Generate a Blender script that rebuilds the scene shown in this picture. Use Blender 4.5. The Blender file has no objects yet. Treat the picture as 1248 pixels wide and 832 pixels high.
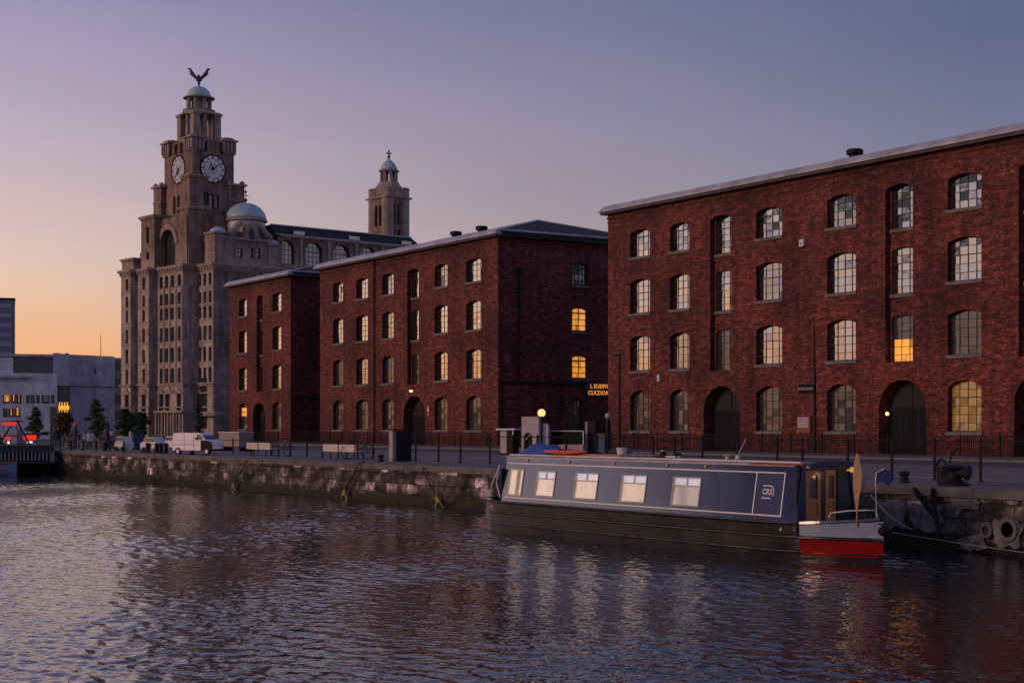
import bpy, math, random
import numpy as np
from mathutils import Vector, Matrix, noise as mnoise
R = math.radians
rnd = random.Random(7)
C = bpy.context.scene
COL = C.collection

# ------------------------------------------------------------------ camera, sky, sun, exposure
H = 3.2            # eye above the water
G = 1.63           # quay level above the water
E = H - G          # eye above the quay
F = 1900.0         # focal length in photo pixels (1248 wide)
FWD = Vector((-0.8406, 0.5417, 0)); RGT = Vector((0.5417, 0.8406, 0))
cam_d = bpy.data.cameras.new('camera'); cam = bpy.data.objects.new('camera', cam_d); COL.objects.link(cam)
cam_d.sensor_width = 36; cam_d.lens = 36 * F / 1248; cam_d.shift_y = 104 / 1248
cam_d.clip_start = .1; cam_d.clip_end = 8000
cam.location = (0, 0, H)
cam.rotation_euler = (R(90), 0, math.atan2(-FWD.x, FWD.y))
C.camera = cam
C.view_settings.view_transform = 'Standard'; C.view_settings.look = 'None'
C.view_settings.gamma = 1; C.view_settings.exposure = 0.0
C.cycles.max_bounces = 6; C.cycles.glossy_bounces = 4; C.cycles.diffuse_bounces = 3
C.cycles.caustics_reflective = False; C.cycles.caustics_refractive = False
C.cycles.sample_clamp_indirect = 3.0

def lin(r, g, b):
    f = lambda c: (c / 255 / 12.92) if c <= 10 else ((c / 255 + .055) / 1.055) ** 2.4
    return (f(r), f(g), f(b), 1)

SUN_AZ = 147.2 + 112   # degrees in world, counter-clockwise from +X: 112 deg left of the view
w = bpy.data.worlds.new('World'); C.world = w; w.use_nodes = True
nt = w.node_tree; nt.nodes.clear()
def WN(t, **k):
    n = nt.nodes.new(t)
    for a, b in k.items(): setattr(n, a, b)
    return n
def link(a, b): nt.links.new(a, b)
def wmath(op, a, b=None, c=None, clamp=False):
    n = WN('ShaderNodeMath', operation=op, use_clamp=clamp)
    for i, v in enumerate((a, b, c)):
        if v is None: continue
        if isinstance(v, (int, float)): n.inputs[i].default_value = v
        else: link(v, n.inputs[i])
    return n.outputs[0]
def wramp(fac, stops, interp='LINEAR'):
    n = WN('ShaderNodeValToRGB'); n.color_ramp.interpolation = interp
    el = n.color_ramp.elements
    while len(el) < len(stops): el.new(.5)
    for e, (p, c) in zip(el, stops): e.position = p; e.color = c
    link(fac, n.inputs[0]); return n.outputs[0]
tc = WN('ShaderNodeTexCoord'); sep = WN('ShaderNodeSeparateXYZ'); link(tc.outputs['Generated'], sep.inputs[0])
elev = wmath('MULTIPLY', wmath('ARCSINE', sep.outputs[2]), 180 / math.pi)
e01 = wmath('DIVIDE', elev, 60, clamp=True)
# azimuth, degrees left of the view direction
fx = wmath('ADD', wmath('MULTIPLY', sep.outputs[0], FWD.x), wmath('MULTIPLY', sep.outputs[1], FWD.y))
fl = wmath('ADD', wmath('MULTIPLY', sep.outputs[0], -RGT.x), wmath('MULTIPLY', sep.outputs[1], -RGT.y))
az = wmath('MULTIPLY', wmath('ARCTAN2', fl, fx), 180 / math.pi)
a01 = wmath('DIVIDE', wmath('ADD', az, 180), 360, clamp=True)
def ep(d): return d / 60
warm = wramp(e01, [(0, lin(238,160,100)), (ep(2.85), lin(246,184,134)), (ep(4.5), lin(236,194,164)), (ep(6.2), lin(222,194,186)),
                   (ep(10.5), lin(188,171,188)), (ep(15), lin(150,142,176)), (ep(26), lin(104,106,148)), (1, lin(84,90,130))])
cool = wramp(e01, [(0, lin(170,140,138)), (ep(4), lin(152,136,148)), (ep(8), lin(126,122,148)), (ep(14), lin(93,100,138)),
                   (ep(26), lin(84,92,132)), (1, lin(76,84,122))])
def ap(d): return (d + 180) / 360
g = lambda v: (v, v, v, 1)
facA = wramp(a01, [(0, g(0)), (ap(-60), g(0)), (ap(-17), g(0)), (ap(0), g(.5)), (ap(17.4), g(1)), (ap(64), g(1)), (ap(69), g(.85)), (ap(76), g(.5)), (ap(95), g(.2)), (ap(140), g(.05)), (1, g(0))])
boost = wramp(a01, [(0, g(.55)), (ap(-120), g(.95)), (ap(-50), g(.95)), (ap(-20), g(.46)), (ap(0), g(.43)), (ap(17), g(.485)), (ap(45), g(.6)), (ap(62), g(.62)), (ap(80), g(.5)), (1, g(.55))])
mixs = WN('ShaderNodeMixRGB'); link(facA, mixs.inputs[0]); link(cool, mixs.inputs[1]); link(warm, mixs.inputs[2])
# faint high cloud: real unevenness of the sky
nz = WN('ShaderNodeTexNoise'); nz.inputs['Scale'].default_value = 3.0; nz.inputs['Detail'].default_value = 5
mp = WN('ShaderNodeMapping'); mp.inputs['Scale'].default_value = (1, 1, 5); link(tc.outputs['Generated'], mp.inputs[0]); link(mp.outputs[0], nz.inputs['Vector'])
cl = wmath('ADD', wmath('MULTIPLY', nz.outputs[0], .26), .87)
# added dark cloud bank, unseen left of the frame, to darken the cabin's reflection
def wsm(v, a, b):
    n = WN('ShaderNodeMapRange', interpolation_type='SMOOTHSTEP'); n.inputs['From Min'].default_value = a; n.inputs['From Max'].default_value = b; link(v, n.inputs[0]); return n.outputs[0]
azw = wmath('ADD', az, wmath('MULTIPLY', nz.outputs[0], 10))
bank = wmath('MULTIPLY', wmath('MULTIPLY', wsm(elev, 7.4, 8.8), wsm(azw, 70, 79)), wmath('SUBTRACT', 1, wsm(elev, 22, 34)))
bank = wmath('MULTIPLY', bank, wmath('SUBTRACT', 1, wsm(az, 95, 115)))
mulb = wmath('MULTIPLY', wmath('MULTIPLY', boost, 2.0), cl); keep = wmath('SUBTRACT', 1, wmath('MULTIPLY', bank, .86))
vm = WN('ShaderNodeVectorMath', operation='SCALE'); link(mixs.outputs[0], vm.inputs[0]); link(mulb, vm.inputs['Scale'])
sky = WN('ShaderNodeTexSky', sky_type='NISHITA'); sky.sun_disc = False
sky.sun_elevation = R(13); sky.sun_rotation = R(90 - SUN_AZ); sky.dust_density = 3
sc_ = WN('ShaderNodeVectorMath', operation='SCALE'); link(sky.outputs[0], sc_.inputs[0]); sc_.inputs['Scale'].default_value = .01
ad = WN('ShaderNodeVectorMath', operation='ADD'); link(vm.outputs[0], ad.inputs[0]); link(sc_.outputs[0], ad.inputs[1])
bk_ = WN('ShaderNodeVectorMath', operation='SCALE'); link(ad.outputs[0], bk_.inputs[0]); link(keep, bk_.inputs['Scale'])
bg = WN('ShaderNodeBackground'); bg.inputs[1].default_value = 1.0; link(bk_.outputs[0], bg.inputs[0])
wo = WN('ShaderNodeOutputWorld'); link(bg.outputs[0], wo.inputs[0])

sd = bpy.data.lights.new('sun', 'SUN'); sd.energy = 1.2; sd.angle = R(14); sd.color = (1, .62, .46)
so = bpy.data.objects.new('sun', sd); COL.objects.link(so)
sdir = Vector((math.cos(R(SUN_AZ)) * math.cos(R(13)), math.sin(R(SUN_AZ)) * math.cos(R(13)), math.sin(R(13))))
so.rotation_euler = sdir.to_track_quat('Z', 'Y').to_euler()

# ------------------------------------------------------------------ projection helpers (photo pixel -> world)
def XY(px, Y):                       # X where the sight line of column px meets the vertical plane at Y
    t = (px - 624) / F
    return (t * .5417 - .8406) * Y / (.5417 + .8406 * t)
def at_depth(px, d):
    lat = (px - 624) / F * d
    v = FWD * d + RGT * lat
    return v.x, v.y
def depth_of(x, y): return -.8406 * x + .5417 * y
def zpx(py, d): return H - (py - 520) / F * d       # world z of photo row py at depth d
def along(px, P, dv):                # distance s so that P + s*dv lies on column px
    t = (px - 624) / F
    n = RGT - FWD * t
    return -(n.x * P[0] + n.y * P[1]) / (n.x * dv[0] + n.y * dv[1])

# ------------------------------------------------------------------ materials
MATS = {}
def mat(name, color=(.5, .5, .5), rough=.7, metal=0, spec=.5, bump=0, bscale=5, var=0, vscale=1.0, stretch=(1, 1, 1), emit=None, es=0, dirt=None, coat=0):
    if name in MATS: return MATS[name]
    m = bpy.data.materials.new(name); m.use_nodes = True; t = m.node_tree; b = t.nodes['Principled BSDF']
    b.inputs['Roughness'].default_value = rough; b.inputs['Metallic'].default_value = metal
    b.inputs['Specular IOR Level'].default_value = spec; b.inputs['Coat Weight'].default_value = coat
    b.inputs['Coat Roughness'].default_value = .08
    tc = t.nodes.new('ShaderNodeTexCoord'); mp = t.nodes.new('ShaderNodeMapping'); mp.inputs['Scale'].default_value = stretch
    t.links.new(tc.outputs['Object'], mp.inputs[0])
    n = t.nodes.new('ShaderNodeTexNoise'); n.inputs['Scale'].default_value = vscale; n.inputs['Detail'].default_value = 6; n.inputs['Roughness'].default_value = .65
    t.links.new(mp.outputs[0], n.inputs['Vector'])
    r = t.nodes.new('ShaderNodeValToRGB'); e = r.color_ramp.elements
    c2 = dirt if dirt else tuple(c * (1 - var) for c in color)
    c1 = color if dirt else tuple(min(1, c * (1 + var * .6)) for c in color)
    e[0].position = .32; e[0].color = (*c2, 1); e[1].position = .66; e[1].color = (*c1, 1)
    t.links.new(n.outputs[0], r.inputs[0]); t.links.new(r.outputs[0], b.inputs['Base Color'])
    if bump:
        n2 = t.nodes.new('ShaderNodeTexNoise'); n2.inputs['Scale'].default_value = bscale; n2.inputs['Detail'].default_value = 6
        t.links.new(mp.outputs[0], n2.inputs['Vector'])
        bm = t.nodes.new('ShaderNodeBump'); bm.inputs['Strength'].default_value = bump; bm.inputs['Distance'].default_value = .05
        t.links.new(n2.outputs[0], bm.inputs['Height']); t.links.new(bm.outputs[0], b.inputs['Normal'])
    if emit:
        b.inputs['Emission Color'].default_value = (*emit, 1); b.inputs['Emission Strength'].default_value = es
    MATS[name] = m; return m

class NT:                            # tiny node helper for the bigger materials
    def __init__(s, name):
        s.m = bpy.data.materials.new(name); s.m.use_nodes = True; s.t = s.m.node_tree; s.b = s.t.nodes['Principled BSDF']; s.out = s.t.nodes['Material Output']
        s.tc = s.N('ShaderNodeTexCoord'); MATS[name] = s.m
    def N(s, ty, **k):
        n = s.t.nodes.new(ty)
        for a, b in k.items(): setattr(n, a, b)
        return n
    def L(s, a, b): s.t.links.new(a, b)
    def noise(s, vec, scale, detail=5, rough=.6, dist=0):
        n = s.N('ShaderNodeTexNoise'); n.inputs['Scale'].default_value = scale; n.inputs['Detail'].default_value = detail
        n.inputs['Roughness'].default_value = rough; n.inputs['Distortion'].default_value = dist; s.L(vec, n.inputs['Vector']); return n.outputs[0]
    def map(s, vec, sc=(1, 1, 1), loc=(0, 0, 0)):
        n = s.N('ShaderNodeMapping'); n.inputs['Scale'].default_value = sc; n.inputs['Location'].default_value = loc; s.L(vec, n.inputs[0]); return n.outputs[0]
    def ramp(s, f, stops):
        n = s.N('ShaderNodeValToRGB'); el = n.color_ramp.elements
        while len(el) < len(stops): el.new(.5)
        for e, (p, c) in zip(el, stops): e.position = p; e.color = (*c, 1) if len(c) == 3 else c
        s.L(f, n.inputs[0]); return n.outputs[0]
    def mix(s, f, a, b, mode='MIX'):
        n = s.N('ShaderNodeMixRGB', blend_type=mode)
        for i, v in enumerate((f, a, b)):
            if isinstance(v, (int, float)): n.inputs[i].default_value = v
            elif isinstance(v, tuple): n.inputs[i].default_value = (*v, 1)
            else: s.L(v, n.inputs[i])
        return n.outputs[0]
    def math(s, op, a, b=0):
        n = s.N('ShaderNodeMath', operation=op)
        for i, v in enumerate((a, b)):
            if isinstance(v, (int, float)): n.inputs[i].default_value = v
            else: s.L(v, n.inputs[i])
        return n.outputs[0]
    def bump(s, h, st, dist=.02):
        n = s.N('ShaderNodeBump'); n.inputs['Strength'].default_value = st; n.inputs['Distance'].default_value = dist; s.L(h, n.inputs['Height']); s.L(n.outputs[0], s.b.inputs['Normal']); return n.outputs[0]
    def wallvec(s):                  # (x+y, z) of the object: runs along walls of either direction
        sp = s.N('ShaderNodeSeparateXYZ'); s.L(s.tc.outputs['Object'], sp.inputs[0])
        cb = s.N('ShaderNodeCombineXYZ'); s.L(s.math('ADD', sp.outputs[0], sp.outputs[1]), cb.inputs[0]); s.L(sp.outputs[2], cb.inputs[1]); return cb.outputs[0], sp

def brick_mat(name, c1, c2, mortar, bw=.24, bh=.085, soot=.55):
    k = NT(name); v, sp = k.wallvec()
    vd = k.N('ShaderNodeVectorMath', operation='ADD')
    wob = k.noise(v, 3.0, 2); cbw = k.N('ShaderNodeVectorMath', operation='SCALE'); k.L(wob, cbw.inputs[0]); cbw.inputs['Scale'].default_value = .02
    k.L(v, vd.inputs[0]); k.L(cbw.outputs[0], vd.inputs[1])
    b = k.N('ShaderNodeTexBrick'); b.inputs['Scale'].default_value = 1; b.inputs['Brick Width'].default_value = bw; b.inputs['Row Height'].default_value = bh
    b.inputs['Mortar Size'].default_value = .007; b.inputs['Mortar Smooth'].default_value = .5; b.inputs['Bias'].default_value = -.15
    b.inputs['Color1'].default_value = (*c1, 1); b.inputs['Color2'].default_value = (*c2, 1); b.inputs['Mortar'].default_value = (*mortar, 1)
    k.L(vd.outputs[0], b.inputs['Vector'])
    # clusters of replaced, over-burnt and scabbed bricks
    n1 = k.noise(k.map(v, (1, 2.4, 1)), 1.6, 8, .78)
    a = k.ramp(n1, [(.36, (.22, .2, .26)), (.46, (.6, .55, .6)), (.53, (1.05, 1.0, 1.0)), (.59, (1.6, 1.5, 1.4)), (.68, (2.4, 2.1, 1.8))])
    n2 = k.noise(v, .16, 4, .6)
    a2 = k.ramp(n2, [(.35, (1 - soot, 1 - soot, 1 - soot * .9)), (.6, (1.1, 1.1, 1.1))])
    n3 = k.noise(k.map(v, (4.5, 11, 1)), 1.0, 3, .9)       # single bricks, pale with efflorescence or black
    a3 = k.ramp(n3, [(.36, (.2, .2, .22)), (.46, (.8, .8, .8)), (.56, (1.0, 1.0, 1.0)), (.66, (2.2, 2.8, 2.8))])
    c = k.mix(1, b.outputs[0], a, 'MULTIPLY'); c = k.mix(1, c, a2, 'MULTIPLY'); c = k.mix(1, c, a3, 'MULTIPLY')
    n4 = k.noise(k.map(v, (1.5, .10, 1)), 1.0, 5, .65); c = k.mix(1, c, k.ramp(n4, [(.38, (.66, .64, .67)), (.5, (.95, .95, .95)), (.68, (1.15, 1.12, 1.1))]), 'MULTIPLY')
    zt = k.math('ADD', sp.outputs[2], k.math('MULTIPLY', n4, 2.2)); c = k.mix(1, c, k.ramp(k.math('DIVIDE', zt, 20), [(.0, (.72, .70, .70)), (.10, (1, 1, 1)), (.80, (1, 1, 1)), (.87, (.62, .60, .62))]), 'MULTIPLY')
    k.L(c, k.b.inputs['Base Color']); k.b.inputs['Roughness'].default_value = .8; k.b.inputs['Specular IOR Level'].default_value = .35
    k.bump(k.mix(.5, b.outputs[1], n3), .6, .015)
    return k.m
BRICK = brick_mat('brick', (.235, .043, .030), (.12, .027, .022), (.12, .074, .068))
BRICKA = brick_mat('arch_brick', (.215, .036, .024), (.14, .026, .019), (.08, .05, .045), .085, .24, .2)

def stone_mat(name, c1, c2, bw, bh, streak=.5):
    k = NT(name); v, sp = k.wallvec()
    b = k.N('ShaderNodeTexBrick'); b.inputs['Scale'].default_value = 1; b.inputs['Brick Width'].default_value = bw; b.inputs['Row Height'].default_value = bh
    b.inputs['Mortar Size'].default_value = .02; b.inputs['Mortar Smooth'].default_value = .4
    b.inputs['Color1'].default_value = (*c1, 1); b.inputs['Color2'].default_value = (*c2, 1); b.inputs['Mortar'].default_value = tuple(c * .5 for c in c2) + (1,)
    k.L(v, b.inputs['Vector'])
    n = k.noise(k.map(v, (1.2, .18, 1)), .9, 6, .7); a = k.ramp(n, [(.36, (1 - streak,) * 3), (.6, (1.08,) * 3)])
    n2 = k.noise(v, .5, 5, .7); a2 = k.ramp(n2, [(.3, (.7, .68, .66)), (.65, (1.15, 1.12, 1.1))])
    c = k.mix(1, k.mix(1, b.outputs[0], a, 'MULTIPLY'), a2, 'MULTIPLY')
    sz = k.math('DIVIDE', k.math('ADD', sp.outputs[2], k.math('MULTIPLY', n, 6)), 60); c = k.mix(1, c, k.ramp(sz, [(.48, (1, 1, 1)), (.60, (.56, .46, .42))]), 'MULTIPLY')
    k.L(c, k.b.inputs['Base Color']); k.b.inputs['Roughness'].default_value = .85
    k.bump(k.mix(.4, b.outputs[1], n2), .5, .04)
    return k.m
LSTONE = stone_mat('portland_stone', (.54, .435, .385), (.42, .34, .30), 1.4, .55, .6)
GSILL = mat('sill_stone', (.14, .13, .13), .75, var=.4, vscale=3, bump=.3, bscale=20)
SLATE = mat('slate', (.032, .030, .036), .75, spec=.25, var=.4, vscale=2, stretch=(1, 1, 6), bump=.3, bscale=6)
LEAD = mat('lead_gutter', (.40, .38, .41), .42, var=.35, vscale=.7, bump=.15, bscale=3)
DKSTONE = mat('dark_cornice', (.07, .055, .055), .8, var=.4, vscale=1.5, bump=.3, bscale=6)
FRAME = mat('cast_iron_frame', (.035, .035, .04), .5, var=.3, vscale=6)
DOOR = mat('door_timber', (.009, .009, .012), .75, spec=.2, var=.5, vscale=2, stretch=(8, 8, .6), bump=.2, bscale=8)
BLACKM = mat('black_metal', (.008, .008, .010), .65, spec=.25, var=.3, vscale=8, bump=.1, bscale=30)
INTER = mat('interior_dark', (.02, .017, .016), .9)
COPPER = mat('verdigris_copper', (.33, .44, .48), .45, var=.3, vscale=1.2, stretch=(1, 1, .25), bump=.2, bscale=3)
WHITE = mat('white_paint', (.62, .61, .60), .4, var=.2, vscale=2)
PALE = mat('pale_wood', (.66, .54, .46), .6, var=.25, vscale=4, stretch=(1, 1, 8))

def glass_mat(name, gl=.72, rough=.025, base=(.02, .02, .022), emit=None, es=0, es2=None):
    k = NT(name); t = k.t
    gls = k.N('ShaderNodeBsdfGlossy'); gls.inputs['Roughness'].default_value = rough; gls.inputs['Color'].default_value = (.84, .82, .81, 1)
    n = k.noise(k.tc.outputs['Object'], 1.7, 3); bm = k.N('ShaderNodeBump'); bm.inputs['Strength'].default_value = .12; bm.inputs['Distance'].default_value = .05
    k.L(n, bm.inputs['Height']); k.L(bm.outputs[0], gls.inputs['Normal'])
    k.b.inputs['Base Color'].default_value = (*base, 1); k.b.inputs['Roughness'].default_value = .3
    if emit:
        v, sp = k.wallvec()
        vo = k.N('ShaderNodeTexVoronoi'); vo.feature = 'F1'; vo.distance = 'CHEBYCHEV'; vo.inputs['Scale'].default_value = 1.6
        k.L(k.map(v, (1.6, .8, 1)), vo.inputs['Vector'])
        a = k.ramp(k.N('ShaderNodeSeparateColor').outputs[0] if False else vo.outputs['Distance'], [(0, tuple(c * 1.2 for c in emit)), (.45, emit), (.75, es2 or tuple(c * .25 for c in emit))])
        k.L(a, k.b.inputs['Emission Color']); k.b.inputs['Emission Strength'].default_value = es
    mx = k.N('ShaderNodeMixShader'); mx.inputs[0].default_value = gl
    k.L(k.b.outputs[0], mx.inputs[1]); k.L(gls.outputs[0], mx.inputs[2]); k.L(mx.outputs[0], k.out.inputs[0])
    return k.m
GLASS = glass_mat('window_glass', .70)
GLASS_M = glass_mat('old_window_glass', .5, .05)
GLASS_D = glass_mat('dull_window_glass', .14, .08, base=(.03, .028, .027))
GLASS_FAR = glass_mat('tower_glass', .16, .1)
LIT = glass_mat('lit_window_glass', .18, .05, emit=(1.0, .36, .035), es=.85)
LITLOW = glass_mat('low_lit_glass', .22, .05, emit=(.80, .34, .03), es=.26, es2=(.05, .03, .01))
LIT2 = glass_mat('lit_amber_glass', .12, .05, emit=(1.0, .36, .03), es=1.1, es2=(.25, .07, .01))
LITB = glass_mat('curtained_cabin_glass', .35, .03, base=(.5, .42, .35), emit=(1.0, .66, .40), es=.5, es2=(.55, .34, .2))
CURT = glass_mat('dim_cabin_glass', .35, .03, base=(.5, .45, .4), emit=(.62, .46, .36), es=.45, es2=(.20, .17, .16))

# ------------------------------------------------------------------ mesh builder
class MB:
    def __init__(s): s.v = []; s.f = []; s.mi = []; s.cur = 0
    def add(s, vs, fs):
        o = len(s.v); s.v += [tuple(v) for v in vs]; s.f += [tuple(i + o for i in f) for f in fs]; s.mi += [s.cur] * len(fs)
    def quad(s, a, b, c, d): s.add([a, b, c, d], [(0, 1, 2, 3)])
    def box(s, x0, x1, y0, y1, z0, z1, T=None):
        v = [(x, y, z) for z in (z0, z1) for y in (y0, y1) for x in (x0, x1)]
        if T is not None: v = [tuple(T @ Vector(p)) for p in v]
        s.add(v, [(0, 2, 3, 1), (4, 5, 7, 6), (0, 1, 5, 4), (2, 6, 7, 3), (0, 4, 6, 2), (1, 3, 7, 5)])
    def bevbox(s, x0, x1, y0, y1, z0, z1, b=.02, T=None):
        # box with chamfered vertical and top edges
        def ring(z, i): return [(x0 + i, y0, z), (x1 - i, y0, z), (x1, y0 + i, z), (x1, y1 - i, z), (x1 - i, y1, z), (x0 + i, y1, z), (x0, y1 - i, z), (x0, y0 + i, z)]
        def ring2(z): return [(x0 + b, y0 + b, z)] * 1
        v = ring(z0, b) + ring(z1 - b, b) + [(x0 + 2*b, y0 + b, z1), (x1 - 2*b, y0 + b, z1), (x1 - b, y0 + 2*b, z1), (x1 - b, y1 - 2*b, z1), (x1 - 2*b, y1 - b, z1), (x0 + 2*b, y1 - b, z1), (x0 + b, y1 - 2*b, z1), (x0 + b, y0 + 2*b, z1)]
        if T is not None: v = [tuple(T @ Vector(p)) for p in v]
        f = []
        for k in (0, 8):
            for i in range(8): j = (i + 1) % 8; f.append((k + i, k + j, k + 8 + j, k + 8 + i))
        f.append(tuple(range(16, 24))); f.append(tuple(reversed(range(8))))
        s.add(v, f)
    def cyl(s, p0, p1, r0, r1=None, n=10, cap=True):
        r1 = r0 if r1 is None else r1
        p0 = Vector(p0); p1 = Vector(p1); d = (p1 - p0).normalized()
        a = d.orthogonal().normalized(); b = d.cross(a)
        v = []
        for p, r in ((p0, r0), (p1, r1)):
            for i in range(n):
                t = 2 * math.pi * i / n; v.append(p + a * math.cos(t) * r + b * math.sin(t) * r)
        f = [(i, (i + 1) % n, n + (i + 1) % n, n + i) for i in range(n)]
        if cap: f += [tuple(reversed(range(n))), tuple(range(n, 2 * n))]
        s.add(v, f)
    def tube(s, pts, r, n=6):
        pts = [Vector(p) for p in pts]; rings = []
        for i, p in enumerate(pts):
            d = (pts[min(i + 1, len(pts) - 1)] - pts[max(i - 1, 0)]).normalized()
            a = d.cross(Vector((0, 0, 1)));
            if a.length < .01: a = Vector((1, 0, 0))
            a.normalize(); b = d.cross(a); rr = r[i] if isinstance(r, (list, tuple)) else r
            rings.append([p + a * math.cos(2 * math.pi * k / n) * rr + b * math.sin(2 * math.pi * k / n) * rr for k in range(n)])
        v = [q for g_ in rings for q in g_]
        f = [(i * n + k, i * n + (k + 1) % n, (i + 1) * n + (k + 1) % n, (i + 1) * n + k) for i in range(len(pts) - 1) for k in range(n)]
        f += [tuple(reversed(range(n))), tuple(range((len(pts) - 1) * n, len(pts) * n))]
        s.add(v, f)
    def lathe(s, prof, cx=0, cy=0, n=24, a0=0, sx=1, sy=1):
        v = []
        for (r, z) in prof:
            for i in range(n):
                t = a0 + 2 * math.pi * i / n; v.append((cx + r * math.cos(t) * sx, cy + r * math.sin(t) * sy, z))
        f = [(k * n + i, k * n + (i + 1) % n, (k + 1) * n + (i + 1) % n, (k + 1) * n + i) for k in range(len(prof) - 1) for i in range(n)]
        f += [tuple(reversed(range(n))), tuple(range((len(prof) - 1) * n, len(prof) * n))]
        s.add(v, f)
    def sphere(s, c, r, n=12, m=8, sc=(1, 1, 1)):
        pr = []
        v = []
        for j in range(m + 1):
            ph = -math.pi / 2 + math.pi * j / m
            for i in range(n):
                t = 2 * math.pi * i / n
                v.append((c[0] + r * math.cos(ph) * math.cos(t) * sc[0], c[1] + r * math.cos(ph) * math.sin(t) * sc[1], c[2] + r * math.sin(ph) * sc[2]))
        f = [(k * n + i, k * n + (i + 1) % n, (k + 1) * n + (i + 1) % n, (k + 1) * n + i) for k in range(m) for i in range(n)]
        s.add(v, f)
    def prism(s, outline, y0, y1, plane='xz'):
        n = len(outline)
        if plane == 'xz': v = [(a, y0, b) for a, b in outline] + [(a, y1, b) for a, b in outline]
        elif plane == 'yz': v = [(y0, a, b) for a, b in outline] + [(y1, a, b) for a, b in outline]
        else: v = [(a, b, y0) for a, b in outline] + [(a, b, y1) for a, b in outline]
        s.add(v, [tuple(range(n)), tuple(reversed(range(n, 2 * n)))] + [(i, n + i, n + (i + 1) % n, (i + 1) % n) for i in range(n)])
    def build(s, name, m, parent=None, smooth=False, fix=True):
        me = bpy.data.meshes.new(name); me.from_pydata(s.v, [], s.f)
        ms = m if isinstance(m, (list, tuple)) else [m]
        for q in ms: me.materials.append(q)
        if len(ms) > 1: me.polygons.foreach_set('material_index', s.mi)
        if smooth: me.polygons.foreach_set('use_smooth', [True] * len(me.polygons))
        me.update()
        o = bpy.data.objects.new(name, me); COL.objects.link(o)
        if parent is not None: o.parent = parent
        return o
def autosmooth(o, deg=40):
    me = o.data; me.polygons.foreach_set('use_smooth', [True] * len(me.polygons))
    try: me.set_sharp_from_angle(angle=R(deg))
    except Exception: pass
    return o
def tag(o, label=None, cat=None, group=None, kind=None):
    if label: o['label'] = label
    if cat: o['category'] = cat
    if group: o['group'] = group
    if kind: o['kind'] = kind
    return o
def thing(name, label, cat, loc=(0, 0, 0), rz=0, group=None):
    o = bpy.data.objects.new(name, None); COL.objects.link(o); o.location = loc; o.rotation_euler = (0, 0, rz); o.empty_display_size = .2
    return tag(o, label, cat, group)
def kids(o): return [c for c in ALLKIDS(o)]
def ALLKIDS(o): return [c for c in bpy.data.objects if c.parent == o]
def copy_tree(o, loc=None, rz=None, label=None, scale=None):
    def rec(s, par):
        c = s.copy(); COL.objects.link(c)
        if par is not None: c.parent = par
        for ch in ALLKIDS(s): rec(ch, c)
        return c
    c = rec(o, None)
    if loc is not None: c.location = loc
    if rz is not None: c.rotation_euler = (0, 0, rz)
    if label: c['label'] = label
    if scale is not None: c.scale = scale if isinstance(scale, tuple) else (scale,) * 3
    return c

# walls with true openings.  M(u, z, d) maps wall coordinates to 3-D (d = depth into the wall)
def arch_top(o, u):
    a, b, zb, zs, rise = o[:5]
    h = (b - a) / 2; t = max(0, 1 - ((u - (a + b) / 2) / h) ** 2)
    return zs + rise * (math.sqrt(t) if rise > h * .7 else t)
def wall(mb, u0, u1, z0, z1, ops, M, reveal=.45):
    us = {u0, u1}
    for o in ops:
        n = 10 if o[4] > 0 else 1
        for i in range(n + 1): us.add(o[0] + (o[1] - o[0]) * (.5 - .5 * math.cos(math.pi * i / n)))
    us = sorted(us)
    cl = [us[0]]
    for u in us[1:]:
        if u - cl[-1] > 1e-4: cl.append(u)
    us = cl
    for a, b in zip(us, us[1:]):
        m = (a + b) / 2
        cov = sorted([o for o in ops if o[0] < m < o[1]], key=lambda o: o[2])
        za, zb_ = z0, z0
        for o in cov:
            if o[2] > min(za, zb_) + 1e-4: mb.quad(M(a, za, 0), M(b, zb_, 0), M(b, o[2], 0), M(a, o[2], 0))
            za, zb_ = arch_top(o, a), arch_top(o, b)
        mb.quad(M(a, za, 0), M(b, zb_, 0), M(b, z1, 0), M(a, z1, 0))
    for o in ops:
        a, b, zb, zs, rise = o[:5]; rv = o[5] if len(o) > 5 else reveal
        n = 12 if rise > 0 else 1
        pts = [(a, zb)] + [(a + (b - a) * (.5 - .5 * math.cos(math.pi * i / n)),) for i in range(n + 1)] + [(b, zb)]
        pts = [p if len(p) == 2 else (p[0], arch_top(o, p[0])) for p in pts]
        for i in range(len(pts)):
            p, q = pts[i], pts[(i + 1) % len(pts)]
            mb.quad(M(p[0], p[1], 0), M(q[0], q[1], 0), M(q[0], q[1], rv), M(p[0], p[1], rv))
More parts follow.
